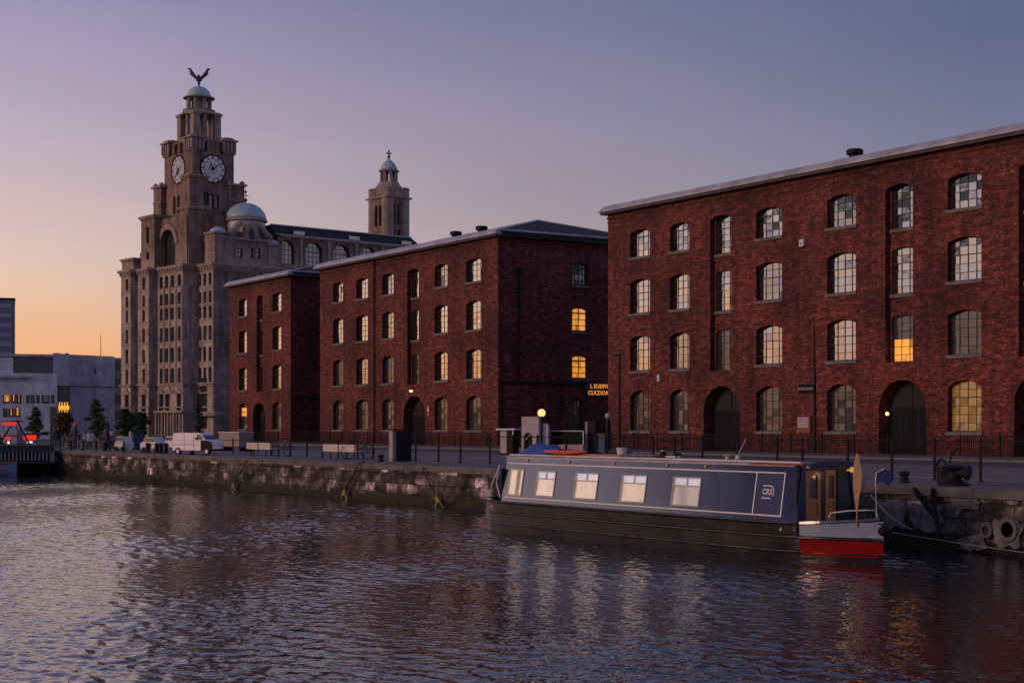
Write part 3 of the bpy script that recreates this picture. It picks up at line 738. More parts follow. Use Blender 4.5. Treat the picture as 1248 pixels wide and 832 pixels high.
for p in (191.5, 199.8, 207, 214.5, 221.8): c = lx(p, yR); trim.box(c - .22, c + .22, yR - .14, yR - .002, zs_ + .6, ZC - 2.4)
for z, h in zip(rows, hts):
    for (a_, b_, y_) in ((lx(192, yR), xR - .6, yR), (x2a + .3, x2b - .3, yR - 1.5), (x1a + .3, x1b - .3, y1_), (xR + .9, x3 - .4, y3)): trim.box(a_, b_, y_ - .09, y_ - .003, z - h - .28, z - h - .08)
for z in (lz(480), lz(497), lz(504)):
    for (a_, b_, y_) in ((x2b + .01, xR, yR), (x2a, x2b, yR - 1.5), (x1a, x1b, y1_), (xR + .01, x3, y3)): trim.box(a_, b_ + .1, y_ - .16, y_ - .003, z, z + .22)
    trim.box(x3 + .003, x3 + .16, 8, yE, z, z + .22)
for (p, y_) in ((175, yR - 1.5), (154.5, y1_), (197, yR), (208, yR), (218, yR)):
    c = lx(p, y_); trim.prism([(c - 1.3, lz(480) + .25), (c + 1.3, lz(480) + .25), (c, lz(480) + 1.0)], y_ - .3, y_ - .002)
# body stage above the main cornice
Z2 = lz(262); xb0 = lx(172, -2); xb1 = lx(223, -2) + 1.3
am = lx(205, -2); arch = (am - 2.6, am + 2.6, lz(322), lz(296), 2.5)
rect_body(lx(192, -2), xb1, -2, 9, ZC + .9, Z2 - .2, [arch], [], .9)
ba = lx(172, -3.2); bb = lx(188, -3.2)
rect_body(ba, bb, -3.2, 9, ZC + .9, Z2, [((ba + bb) / 2 - .5, (ba + bb) / 2 + .5, lz(312), lz(303), 0), ((ba + bb) / 2 - .5, (ba + bb) / 2 + .5, lz(292), lz(272), 0)], [])
cornice(ba, bb, -3.2, 9, Z2, .6, .4)
rect_body(bb - .01, lx(192.1, -2), -2, 9, ZC + .9, Z2 - .6)
la = lx(150, -3); lb = lx(164, -3)
rect_body(la, lb, -3.2, 7, ZC + .9, lz(310)); cornice(la, lb, -3.2, 7, lz(310), .5, .35)
rect_body(lb - .01, ba + .01, -2, 7, ZC + .9, lz(300))
# arch moulding
mbA = MB(); n = 18
for i in range(n):
    q = []
    for k_ in (i, i + 1):
        an = math.pi * k_ / n; q.append([(am + math.cos(an) * r, arch[3] + math.sin(an) * (r - .1)) for r in (2.6, 3.5)])
    mbA.add([(p[0], y_, p[1]) for y_ in (-2.25, -2.0) for p in (q[0][0], q[1][0], q[1][1], q[0][1])], [(0, 1, 2, 3), (3, 2, 6, 7), (0, 4, 5, 1)])
mbA.build('arch_moulding', TRIM, liver)
# near corner pier, two stages, wider below
cx0 = lx(224, -1.2); cx1 = lx(232.5, -1.2); cyr = ly(251, cx1)
pa, pb = cx0, cx1
rect_body(pa - .3, pb + .3, -1.8, cyr + .4, ZC + .9, lz(257), [((pa + pb) / 2 - .45, (pa + pb) / 2 + .45, lz(318), lz(263), 0)], [(1.0, 2.2, lz(285), lz(276), 0), (1.0, 2.2, lz(272), lz(262), 0)])
cornice(pa - .3, pb + .3, -1.8, cyr + .4, lz(257), .5, .35)
rect_body(pa, pb, -1.4, cyr, lz(257) + .5, lz(218), [], [(1.1, 2.1, lz(250), lz(236), .2)])
cornice(pa, pb, -1.4, cyr, lz(218), .5, .45)
rect_body(xb1 - .01, lx(260, 2), 2.6, 8.4, ZC + .9, lz(262), [], [(4.0 + k_ * 1.4, 4.7 + k_ * 1.4, lz(310), lz(290), 0) for k_ in range(3)])
# clock stage
cw0 = lx(200.5, 0); cd = ly(285, 0); ZP = lz(183)
fw_ = [(lx(p, 0) - .42, lx(p, 0) + .42, lz(256), lz(236), .3) for p in (212.5, 217.5)]
sw_ = [(ly(p, 0) - .45, ly(p, 0) + .45, lz(252), lz(237), .35) for p in (252, 258.5, 264)]
rect_body(cw0, 0, 0, cd, Z2 - .3, ZP, fw_, sw_, .5)
# blank tracery arch round the three east lancets
cornice(cw0, 0, 0, cd, lz(262) - .2, .5, .25, False)
# parapet: corner piers with urn tops, and merlons between
for (u, v_) in ((cw0 + .9, .9), (-.9, .9), (-.9, cd - .9), (cw0 + .9, cd - .9)):
    near = (u > -2 and v_ < 2)
    body.box(u - 1.15, u + 1.15, v_ - 1.15, v_ + 1.15, ZP, lz(167)); trim.box(u - 1.5, u + 1.5, v_ - 1.5, v_ + 1.5, lz(167), lz(165))
    trim.lathe([(1.3, lz(165)), (1.45, lz(163.5)), (1.0, lz(162)), (.3, lz(161))], u, v_, 10)
    for k_ in range(4): trim.box(u - 1.3 + k_ * .7, u - .95 + k_ * .7, v_ - 1.32, v_ - 1.16, lz(180), lz(168)); trim.box(u + 1.16, u + 1.32, v_ - 1.3 + k_ * .7, v_ - .95 + k_ * .7, lz(180), lz(168))
for i in range(3):
    u = cw0 + 3.1 + i * (-cw0 - 6.2) / 2; body.box(u - .35, u + .35, 0.05, .8, ZP, lz(170)); v_ = 3.1 + i * (cd - 6.2) / 2; body.box(-.8, -.05, v_ - .35, v_ + .35, ZP, lz(170))
body.box(cw0 + .1, -.1, .1, .7, lz(170), lz(168)); body.box(-.7, -.1, .1, cd - .1, lz(170), lz(168))
body.box(cw0 + 1.2, -1.2, 1.2, cd - 1.2, ZP, lz(166))
# open stage with big columns carrying the lantern
mcx, mcy = cw0 / 2, cd / 2
trim.lathe([(3.4, lz(166)), (3.4, lz(163)), (3.0, lz(163)), (3.0, lz(161))], mcx, mcy, 8, R(22.5))
cl = MB(); rc = 2.0
for i in range(4):
    an = R(90 * i); rc = 2.1
    cxx, cyy = mcx + rc * math.cos(an), mcy + rc * math.sin(an)
    cl.cyl((cxx, cyy, lz(162)), (cxx, cyy, lz(134)), .42, .36, 10); cl.cyl((cxx, cyy, lz(134)), (cxx, cyy, lz(132)), .4, .6, 8); 
for sx in (-1, 1):
    for sy in (-1, 1):
        cxx, cyy = mcx + sx * 2.35, mcy + sy * 2.0
        cl.box(cxx - .6, cxx + .6, cyy - .6, cyy + .6, lz(164), lz(134)); cl.box(cxx - .8, cxx + .8, cyy - .8, cyy + .8, lz(134), lz(131)); cl.lathe([(.9, lz(131)), (.7, lz(130)), (.2, lz(129))], cxx, cyy, 10)
cl.lathe([(3.0, lz(132.5)), (3.1, lz(131)), (2.9, lz(129.5)), (2.6, lz(127)), (2.8, lz(126)), (2.3, lz(125))], mcx, mcy, 16)
for i in range(8):
    an = R(45 * i); cxx, cyy = mcx + 1.9 * math.cos(an), mcy + 1.9 * math.sin(an)
    cl.cyl((cxx, cyy, lz(125)), (cxx, cyy, lz(112)), .33, n=8)
cl.lathe([(1.35, lz(125)), (1.35, lz(112))], mcx, mcy, 8)
cl.lathe([(2.2, lz(112)), (2.7, lz(111)), (2.6, lz(109.5)), (2.1, lz(109))], mcx, mcy, 20)
autosmooth(cl.build('lantern', TRIM, liver))
mb = MB(); dz = lz(95.5) - lz(109)
mb.lathe([(2.05 * math.cos(t_), lz(109) + dz * math.sin(t_)) for t_ in [i * math.pi / 20 for i in range(10)]] + [(.12, lz(95.5))], mcx, mcy, 22)
mb.build('cupola', COPPER, liver, smooth=True)
# winged statue
mb = MB(); zt = lz(95.5)
mb.tube([(mcx, mcy, zt - .2), (mcx, mcy, zt + .5), (mcx, mcy - .02, zt + 1.0), (mcx, mcy, zt + 1.5), (mcx + .1, mcy - .2, zt + 1.95)], [.35, .3, .55, .42, .16], 8)
for s_ in (-1, 1):
    dv = (Vector((1, 0, 0)) * .55 + Vector((0, 1, 0)) * .83) * s_
    c0 = Vector((mcx, mcy, zt + 1.0))
    for q in range(3):
        e_ = c0 + dv * (1.5 + .05 * q) + Vector((0, 0, 1.75 - q * .28)); mb.tube([c0, c0 + dv * .75 + Vector((0, 0, .8 - q * .1)), e_], [.2, .18, .08], 5)
    mb.tube([c0, c0 + dv * .75 + Vector((0, 0, .8)), c0 + dv * 1.55 + Vector((0, 0, 1.95)), c0 + dv * 1.9 + Vector((0, 0, 2.05))], [.28, .26, .22, .10], 6)
mb.build('winged_statue', mat('bronze', (.05, .06, .06), .5, metal=.4), liver)
# clock faces
CF = mat('opal_clock_glass', (.50, .50, .54), .35, var=.35, vscale=.9, emit=(.55, .55, .65), es=.05)
def clock(Mf, c, zc, r, hm):
    mb = MB(); n = 40
    ring = lambda rr, d: [Mf(c + rr * math.cos(2 * math.pi * i / n), zc + rr * math.sin(2 * math.pi * i / n), d) for i in range(n)]
    a = ring(r, -.02); mb.add(a, [tuple(range(n))])
    f_ = mb.build('clock_face', CF, liver)
    mb = MB()
    for r0, r1, d in ((r * .96, r * 1.07, -.12), (r * .70, r * .73, -.05), (r * .30, r * .34, -.05)):
        p, q = ring(r0, d), ring(r1, d); mb.add(p + q, [(i, (i + 1) % n, n + (i + 1) % n, n + i) for i in range(n)])
    q = ring(r * 1.07, -.12) + ring(r * 1.07, .02); mb.add(q, [(i, (i + 1) % n, n + (i + 1) % n, n + i) for i in range(n)])
    def stroke(an, r0, r1, w0, w1, d):
        ca, sa = math.cos(an), math.sin(an)
        P_ = lambda rr, w_: Mf(c + ca * rr - sa * w_, zc + sa * rr + ca * w_, d)
        mb.add([P_(r0, -w0), P_(r0, w0), P_(r1, w1), P_(r1, -w1)], [(0, 1, 2, 3)])
    for i in range(12): stroke(math.pi * i / 6, r * .73, r * .96, .07, .12, -.05)
    for i in range(12): stroke(math.pi * (i + .5) / 6, r * .32, r * .71, .02, .03, -.045)
    mb.build('numeral_ring', BLACKM, f_)
    mb = MB()
    stroke(math.pi / 2 - hm[0], -r * .12, r * .55, .18, .05, -.09); stroke(math.pi / 2 - hm[1], -r * .2, r * .85, .14, .03, -.10)
    q = [Mf(c + .35 * math.cos(2 * math.pi * i / 12), zc + .35 * math.sin(2 * math.pi * i / 12), -.11) for i in range(12)]; mb.add(q, [tuple(range(12))])
    mb.build('clock_hand', BLACKM, f_)
clock(lambda u, z, d: (u, d, z), lx(217.5, 0), lz(202.5), 2.35, (R(200), R(225)))
clock(lambda u, z, d: (-d, u, z), ly(259.5, 0), lz(203), 2.3, (R(330), R(55)))
# shoulder turrets
def turret(x0, x1, y0, y1, zb, zt_):
    rect_body(x0, x1, y0, y1, zb, zt_); trim.box(x0 - .35, x1 + .35, y0 - .35, y1 + .35, zt_, zt_ + .35); trim.box(x0 - .15, x1 + .15, y0 - .15, y1 + .15, zt_ - 2.6, zt_ - 2.4)
    for (a_, b_) in ((x0 + .3, y0 + .3), (x1 - .3, y0 + .3), (x1 - .3, y1 - .3)): trim.lathe([(.45, zt_ + .35), (.5, zt_ + .6), (.15, zt_ + .95)], a_, b_, 8)
tx0 = lx(189, -.6); tx1 = lx(199, -.6)
turret(tx0, cw0 + .4, -.9, 2.3, Z2 - .3, lz(221))
turret(-2.6, .3, cd + .01 - 1.2, ly(298, .3), Z2 - 8, lz(221))
# carved dark sign band on the east face
mb = MB(); b0, b1 = ly(250.5, .1), ly(276, .1); mb.box(.02, .25, b0, b1, lz(277), lz(261)); mb.build('sign_band', BLACKM, liver)
def text(s, size, M4, m, parent, name='lettering', ext=.01, align='CENTER', bold=0.0):
    cu = bpy.data.curves.new('t', 'FONT'); cu.body = s; cu.size = size; cu.extrude = ext; cu.align_x = align; cu.align_y = 'CENTER'; cu.offset = bold
    tmp = bpy.data.objects.new('t', cu); COL.objects.link(tmp)
    me = bpy.data.meshes.new_from_object(tmp.evaluated_get(bpy.context.evaluated_depsgraph_get())); bpy.data.objects.remove(tmp)
    me.transform(M4); me.materials.clear(); me.materials.append(m)
    o = bpy.data.objects.new(name, me); COL.objects.link(o); o.parent = parent; return o
def basis(o, ux, uy, uz): return Matrix(((ux[0], uy[0], uz[0], o[0]), (ux[1], uy[1], uz[1], o[1]), (ux[2], uy[2], uz[2], o[2]), (0, 0, 0, 1)))
TXG = mat('worn_silver_paint', (.35, .35, .4), .6)
text('AVEIDA', 1.35, basis((.28, (b0 + b1) / 2 + .2, lz(266)), (0, 1, 0), (0, 0, 1), (1, 0, 0)), TXG, liver, 'sign_lettering')
# domed pavilion on the east range
dd_ = 264
dcx = x3 - 3.6; dcy = along(299.5, O + LD * dcx, LN)
d3 = depth_of(*(O + LD * dcx + LN * dcy)[:2]); z3 = lambda py: lz(py, d3)
rr_ = 24.8 / F * d3
mb = MB(); zb_, zt2 = z3(267.5), z3(247.5)
mb.lathe([(rr_ * math.cos(i * math.pi / 24), zb_ + (zt2 - zb_) * math.sin(i * math.pi / 24)) for i in range(12)] + [(.1, zt2)], dcx, dcy, 32)
mb.build('dome', COPPER, liver, smooth=True)
mb = MB(); mb.tube([(dcx, dcy, zt2 - .1), (dcx, dcy, z3(230))], [.09, .04], 6); mb.sphere((dcx, dcy, z3(244)), .28); mb.box(dcx - .05, dcx + .05, dcy - .5, dcy + .5, z3(238.6), z3(237.8)); mb.sphere((dcx, dcy, z3(234)), .22); mb.build('finial', FRAME, liver)
mb = MB(); mb.lathe([(rr_ * .93, z3(300)), (rr_ * .93, z3(271)), (rr_ * 1.06, z3(270.5)), (rr_ * 1.06, z3(268.5)), (rr_, z3(267.5))], dcx, dcy, 32); autosmooth(mb.build('drum', TRIM, liver))
mb = MB()
for k_ in range(3):
    an = R(-75 + k_ * 35); mb.lathe([(rr_ * .95, z3(279)), (rr_ * .95, z3(272))], dcx, dcy, 32) if k_ == 0 else None
mb.build('drum_band', LEAD, liver)
pav0, pav1 = ly(264, x3), ly(326, x3)
pmid = ly(305, x3)
rect_body(x3 - 8, x3 + .15, pav0 + .8, pav1, ZC + .9, z3(297), [], [(pmid - 2.6, pmid - 1.5, z3(318), z3(307), 0), (pmid - .4, pmid + .5, z3(318), z3(305), 0), (pmid + 1.0, pmid + 1.9, z3(318), z3(305), 0)])
cornice(x3 - 8, x3 + .15, pav0 + .8, pav1, z3(297), .45, .3)
rect_body(x3 - 7, x3 - .6, pav0 + 2.3, pav1 - 1.6, z3(297) + .4, z3(286))
# dormer with hooded round window
mb = MB(); dm = ly(305, x3)
ol = [(dm - 1.3, z3(297)), (dm - 1.3, z3(287))] + [(dm + 1.3 * math.cos(t_), z3(287) + 1.7 * math.sin(t_)) for t_ in [math.pi - i * math.pi / 10 for i in range(1, 10)]] + [(dm + 1.3, z3(287)), (dm + 1.3, z3(297))]
mb.prism(ol, x3 - 1.5, x3 + .45, 'yz'); mb.build('dormer', TRIM, liver)
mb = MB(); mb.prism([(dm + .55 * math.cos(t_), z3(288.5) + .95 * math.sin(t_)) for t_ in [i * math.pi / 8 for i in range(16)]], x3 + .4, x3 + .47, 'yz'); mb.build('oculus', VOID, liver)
# scrolls either side, small domed caps
for s_ in (-1, 1):
    mb = MB(); c = dm + s_ * 3.3
    mb.tube([(x3 - .4, dm + s_ * 1.4, z3(276)), (x3 - .3, dm + s_ * 2.4, z3(280)), (x3 - .2, dm + s_ * 3.1, z3(287)), (x3 - .1, dm + s_ * 3.9, z3(292))], [.4, .55, .6, .7], 8); mb.build('scroll', TRIM, liver)
turret_specs = ((ly(270, x3), 1.5, 291, 325), (ly(334, x3), 1.4, 300, 325))
for (c, r_, pt, pb_) in turret_specs:
    body.box(x3 - 2.8, x3 + .4, c - r_, c + r_, ZC + .5, z3(pt)); trim.box(x3 - 3.0, x3 + .6, c - r_ - .2, c + r_ + .2, z3(pt), z3(pt) + .3)
    mb = MB(); mb.lathe([(1.5, z3(pt) + .3), (1.2, z3(pt) + .8), (.5, z3(pt) + 1.2), (.1, z3(pt) + 1.3)], x3 - 1.2, c, 16); mb.build('cap', COPPER, liver, smooth=True)
# long east wing with arches and a dark mansard
yw1 = ly(512, x3)
dW = depth_of(*(O + LD * x3 + LN * yw1)[:2])
wz = lambda py: lz(py, 268)
ac = []; k_ = ly(350, x3)
while k_ < yw1 - 2: ac.append(k_); k_ += 5.6
Zw = wz(294.5)
rect_body(x3 - 9, x3 - .3, yE - .02, yw1, 0, Zw, [], [(c - 1.7, c + 1.7, wz(326), wz(308), 1.6) for c in ac] + [(c - .8, c + .8, z_ - 1.3, z_ + 1.3, 0) for c in ac for z_ in (wz(345),)], .7)
for c in ac: trim.box(x3 - .29, x3 + .1, c + 2.5, c + 3.1, wz(330), Zw)
cornice(x3 - 9, x3 - .3, yE, yw1, wz(333), .6, .4); cornice(x3 - 9, x3 - .3, yE, yw1, Zw, .4, .5)
mb = MB()
Z5 = wz(279)
mb.add([(x3 + .2, yE - 1.5, Zw + .4), (x3 + .2, yw1 + .4, Zw + .4), (x3 - 1.6, yw1 - .8, Z5), (x3 - 1.6, yE - 1.5, Z5), (x3 - 9.5, yE - 1.5, Zw + .4), (x3 - 9.5, yw1 + .4, Zw + .4), (x3 - 7, yw1 - .8, Z5), (x3 - 7, yE - 1.5, Z5)],
       [(0, 1, 2, 3), (3, 2, 6, 7), (4, 7, 6, 5), (1, 5, 6, 2), (0, 3, 7, 4)])
mb.build('roof', SLATE, liver)
mb = MB(); mb.box(x3 - 1.7, x3 - 1.4, yE - 1.5, yw1 - .8, Z5, Z5 + .18); mb.box(x3 - .1, x3 + .25, yE - 1.5, yw1 + .4, Zw + .4, Zw + .55); mb.build('roof_flashing', LEAD, liver)
for i, c in enumerate(ac[::2]):
    mb = MB(); mb.box(x3 - .9, x3 + .1, c + 1.2, c + 3.4, Zw + .7, Zw + 1.3); mb.build('skylight', glass_mat('skylight_glass', .25, .1) if 'skylight_glass' not in MATS else MATS['skylight_glass'], liver)
# second tower
TRIM1 = trim; trim = MB()
sxc, syc = None, None
t0y = 41.0; px_c = 471.5
s0 = lx(px_c, t0y); 
d4 = depth_of(*(O + LD * s0 + LN * t0y)[:2]); z4 = lambda py: lz(py, d4)
T0 = lx(449, t0y); T1 = ly(499, s0); wd_ = s0 - T0; hd = T1 - t0y
fo = [(lx(p, t0y) - .42, lx(p, t0y) + .42, z4(274), z4(249), 0) for p in (458.5, 463.2)]
so_ = [(ly(p, s0) - .4, ly(p, s0) + .4, z4(272), z4(248), 0) for p in (479.7, 485, 490)] + [(ly(p, s0) - .4, ly(p, s0) + .4, z4(288), z4(279), 0) for p in (480, 485.5, 490)]
rect_body(T0, s0, t0y, T1, 20, z4(240), fo, so_, .5)
trim.box(T0 - .4, s0 + .4, t0y - .4, T1 + .4, z4(240), z4(238))
for (u, v_) in ((T0, t0y), (s0, t0y), (s0, T1), (T0, T1)):
    uu = u + (.8 if u == T0 else -.8); vv = v_ + (.8 if v_ == t0y else -.8)
    trim.lathe([(1.15, 20), (1.15, z4(240)), (1.3, z4(239)), (1.15, z4(238)), (1.15, z4(229)), (1.25, z4(228)), (.9, z4(226)), (.3, z4(225.5))], uu, vv, 10)
for k_ in range(4):
    f_ = (k_ + .5) / 4; u = T0 + 1.6 + (wd_ - 3.2) * f_; trim.box(u - .25, u + .25, t0y, t0y + .5, z4(238), z4(230)); v_ = t0y + 1.6 + (hd - 3.2) * f_; trim.box(s0 - .5, s0, v_ - .25, v_ + .25, z4(238), z4(230))
m4x, m4y = (T0 + s0) / 2, (t0y + T1) / 2
mb = MB(); mb.lathe([(2.6, z4(238)), (2.6, z4(224)), (2.2, z4(223)), (2.0, z4(219))], m4x, m4y, 8, R(22.5))
for i in range(8):
    an = R(22.5 + 45 * i); a_, b_ = m4x + 1.45 * math.cos(an), m4y + 1.45 * math.sin(an); mb.cyl((a_, b_, z4(219)), (a_, b_, z4(206)), .25, n=8)
mb.lathe([(1.7, z4(206)), (1.95, z4(205)), (1.9, z4(203.5)), (1.4, z4(203))], m4x, m4y, 16); autosmooth(mb.build('small_lantern', TRIM, liver))
mb = MB(); mb.lathe([(1.55, z4(203.5)), (1.5, z4(200)), (1.2, z4(196)), (.7, z4(192.5)), (.25, z4(190)), (.12, z4(188))], m4x, m4y, 18); mb.build('small_cupola', COPPER, liver, smooth=True)
mb = MB(); mb.tube([(m4x, m4y, z4(190)), (m4x, m4y, z4(179))], [.16, .1], 6); mb.sphere((m4x, m4y, z4(187)), .3, 8, 6); mb.tube([(m4x - .3, m4y - .4, z4(182)), (m4x, m4y, z4(183.4)), (m4x + .3, m4y + .4, z4(182))], .13, 5); mb.sphere((m4x, m4y, z4(180)), .22, 8, 6); mb.build('finial', FRAME, liver)
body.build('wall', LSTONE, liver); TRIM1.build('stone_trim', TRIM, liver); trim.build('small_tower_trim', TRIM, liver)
# windows: hollow-eyed sashes, one object each
for i, (o, M, rev) in enumerate(winl):
    big = o[1] - o[0] > 2
    window(liver, o, M, d=rev - .12, nx=4 if big else 2, nz=5 if big else 3, glass=GLASS_FAR, sill=False, arch=False, bar=.09, name='window')
# entrance canopy and sculptural frontispiece at the foot
mb = MB(); e0 = lx(240, y3 - 1.5); e1 = lx(262, y3 - 1.5); mb.box(e0, e1, y3 - 1.6, y3, lz(505), lz(502)); mb.box(e0 + .3, e1 - .3, y3 - 1.4, y3 - .01, lz(507), lz(505)); mb.build('canopy', TRIM, liver)
mb = MB()
for k_ in range(5): c = lx(191 + k_ * 7.2, yR - .5); mb.cyl((c, yR - .55, 0), (c, yR - .55, lz(503)), .32, .27, 8)
mb.box(lx(189, yR - .6), lx(224, yR - .6), yR - .95, yR - .01, lz(503), lz(500)); autosmooth(mb.build('portico', TRIM, liver))

# ------------------------------------------------------------------ narrowboat
BYN = 25.9                         # near side of the hull
bX0, bX1 = -42.7, -25.85           # left end, stem
def paint_mat(name, c, gl=.30, rough=.12, dirt=.35, c2=None):
    k = NT(name); v = k.tc.outputs['Object']
    n = k.noise(k.map(v, (.6, 1, 1.2)), 1.1, 6, .65, .4); n2 = k.noise(v, 2.5, 3, .6)
    a = k.ramp(n, [(.35, tuple(q * (1 - dirt) for q in c)), (.65, c2 or c)])
    k.L(a, k.b.inputs['Base Color']); k.b.inputs['Roughness'].default_value = .6; k.b.inputs['Specular IOR Level'].default_value = .06
    g_ = k.N('ShaderNodeBsdfGlossy'); k.L(k.ramp(n, [(.35, (rough * .7,) * 3), (.65, (rough * 1.8,) * 3)]), g_.inputs['Roughness'])
    g_.inputs['Color'].default_value = (.9, .88, .88, 1)
    bm = k.N('ShaderNodeBump'); bm.inputs['Strength'].default_value = .10; bm.inputs['Distance'].default_value = .015; k.L(n2, bm.inputs['Height']); k.L(bm.outputs[0], g_.inputs['Normal']); k.L(bm.outputs[0], k.b.inputs['Normal'])
    fr = k.N('ShaderNodeFresnel'); fr.inputs['IOR'].default_value = 1.0 + gl * 5
    mx = k.N('ShaderNodeMixShader'); k.L(fr.outputs[0], mx.inputs[0]); k.L(k.b.outputs[0], mx.inputs[1]); k.L(g_.outputs[0], mx.inputs[2]); k.L(mx.outputs[0], k.out.inputs[0]); return k.m
NAVY = paint_mat('navy_gloss', (.006, .022, .11), .29, .06, .3)
HULLM = paint_mat('blacking', (.010, .010, .014), .07, .18, .5, (.026, .023, .024))
REDP = paint_mat('red_gloss', (.26, .004, .006), .012, .3, .4)
WHP = paint_mat('white_gloss', (.28, .32, .42), .06, .3, .2)
CREAM = mat('cream_line', (.78, .70, .62), .35, var=.15, vscale=2)
ROOFP = mat('roof_paint', (.36, .34, .37), .4, var=.35, vscale=1.5)
ROOFR = mat('roof_red', (.35, .05, .05), .4, var=.35, vscale=2)
VARN = mat('varnished_wood', (.50, .19, .05), .3, var=.35, vscale=4, stretch=(8, 8, 1), coat=.4)
ROPE = mat('rope', (.42, .40, .38), .9, var=.3, vscale=30)
BRASS = mat('brass', (.6, .38, .12), .35, metal=.8)
BLUEC = mat('blue_tarpaulin', (.02, .07, .30), .45, var=.4, vscale=3, bump=.6, bscale=6)
ORNG = mat('orange_paint', (.60, .10, .03), .45, var=.25, vscale=3)
boat = thing('narrowboat', 'long navy blue narrowboat with cream coach lines moored along the quay', 'narrowboat', (bX1, BYN, 0))
L = bX1 - bX0; B = 2.1
def bx_(X): return X - bX1         # world X -> local
cX1 = bx_(-27.72); cX0 = bx_(-40.9)
# hull cross-sections
def half(x):                        # half beam at local x (0 = stem, negative aft)
    s = -x
    f = 1 - max(0, (1 - s / 3.1)) ** 1.9 if s < 3.1 else 1
    a = (L - s) / 2.0
    if a < 1: f *= math.sqrt(max(0, 1 - (1 - a) ** 2.4))
    return B / 2 * f
def sheer(x):
    s = -x; return .90 + (.17 * max(0, 1 - s / 2.3) ** 1.3) + (.06 * max(0, 1 - (L - s) / 3.0) ** 2)
xs = [0, -.06, -.16, -.3, -.5, -.75, -1.05, -1.4, -1.83, -1.88, -2.4, -3.1] + [-3.1 - (L - 3.1 - 2.0) * i / 22 for i in range(1, 23)] + [-L + a for a in (1.6, 1.2, .85, .55, .3, .12, .03, 0)]
zl = lambda x: [-.35, .0, .165, .19, .215, .245, .51, .54, .57, .60, sheer(x) - .08, sheer(x) - .03, sheer(x)]
off = [-.02, -.01, 0, .035, .035, 0, 0, .04, .04, .0, 0, .045, .045]
hm = MB(); NP = 13; YC = B / 2
ring = []
for x in xs:
    h = half(x); row = []
    for z, o_ in zip(zl(x), off):
        fl = 1 - .10 * max(0, (.5 - z)) * (1 if -x < 3 or -x > L - 2 else 0)
        row.append((x + (0 if h > .02 else o_ + max(0, z - .2) * .0), YC - (h + o_ * min(1, h / .2)) * fl, z))
    ring.append(row)
v = [p for r in ring for p in r] + [(p[0], 2 * YC - p[1], p[2]) for r in ring for p in r]
nV = len(xs) * NP; fcs = []; mi = []
for side in (0, 1):
    for i in range(len(xs) - 1):
        for j in range(NP - 1):
            a = side * nV + i * NP + j; b_ = a + NP; fcs.append((a, a + 1, b_ + 1, b_) if not side else (a, b_, b_ + 1, a + 1))
            fore = xs[i] > -1.84
            if fore: mi.append(2 if 9 <= j <= 9 else (1 if 4 <= j <= 5 else 0))
            else: mi.append(0)
hm.v = v; hm.f = fcs; hm.mi = mi
hull = autosmooth(hm.build('hull', [HULLM, REDP, WHP], boat), 30)
mb = MB()
for zf in (.19 + .02, .555):
    pts = [(x, YC - half(x) - .043, zf + (sheer(x) - .9) * .6) for x in xs if x < -1.85]; mb.tube(pts, .013, 5)
for pts in ([(x, YC - half(x) - .047, sheer(x) - .012) for x in xs if x < -1.85],): mb.tube(pts, .012, 5)
mb.build('rubbing_strake', mat('worn_steel', (.16, .14, .135), .5, dirt=(.03, .028, .03), vscale=2.5), boat)
# the painted bow panels: white flash over red
mb = MB()
def bowstrip(z0f, z1f, xa, xb, out, n=14, taper=False, name='', m=None):
    P_ = []
    for i in range(n + 1):
        x = xa + (xb - xa) * i / n; h = half(x) + out
        z0, z1 = z0f(x), z1f(x)
        if taper: tt = max(0, (i / n - .82) / .18); mid = z0 * .35 + z1 * .65; z0 += (mid - z0) * tt * .8; z1 += (mid - z1) * tt * .5
        P_.append(((x, YC - h, z0), (x, YC - h, z1)))
    mb = MB()
    for a, b_ in zip(P_, P_[1:]): mb.quad(a[0], b_[0], b_[1], a[1])
    mb.build(name, m, boat); mb = MB()
    for a, b_ in zip(P_, P_[1:]): mb.quad(*[(q[0], 2 * YC - q[1], q[2]) for q in (a[1], b_[1], b_[0], a[0])])
    mb.build(name, m, boat)
bowstrip(lambda x: .585, lambda x: sheer(x) - .055, -1.8, -.17, .008, taper=True, name='white_flash', m=WHP)
mb = MB(); bowstrip(lambda x: .13, lambda x: .50, -1.8, -.1, .008, name='red_panel', m=REDP)
mb = MB(); bowstrip(lambda x: sheer(x) - .05, lambda x: sheer(x) + .01, -1.84, -.03, .055, name='gunwale_band', m=NAVY)
# decks
mb = MB()
for xs_, z_ in (([x for x in xs if x >= -1.88], .55), ([x for x in xs if x <= cX0 + .3], .80)):
    for a, b_ in zip(xs_, xs_[1:]): mb.quad((a, YC - half(a), z_), (b_, YC - half(b_), z_), (b_, YC + half(b_), z_), (a, YC + half(a), z_))
for a, b_ in zip(xs, xs[1:]):      # side decks / gunwale tops
    if a <= -1.83 and b_ >= cX0 - .01:
        for s_ in (1, -1): mb.quad((a, YC - s_ * (half(a) + .045), sheer(a)), (b_, YC - s_ * (half(b_) + .045), sheer(b_)), (b_, YC - s_ * .93, sheer(b_) + .001), (a, YC - s_ * .93, sheer(a) + .001))
mb.build('deck', BLACKM, boat)
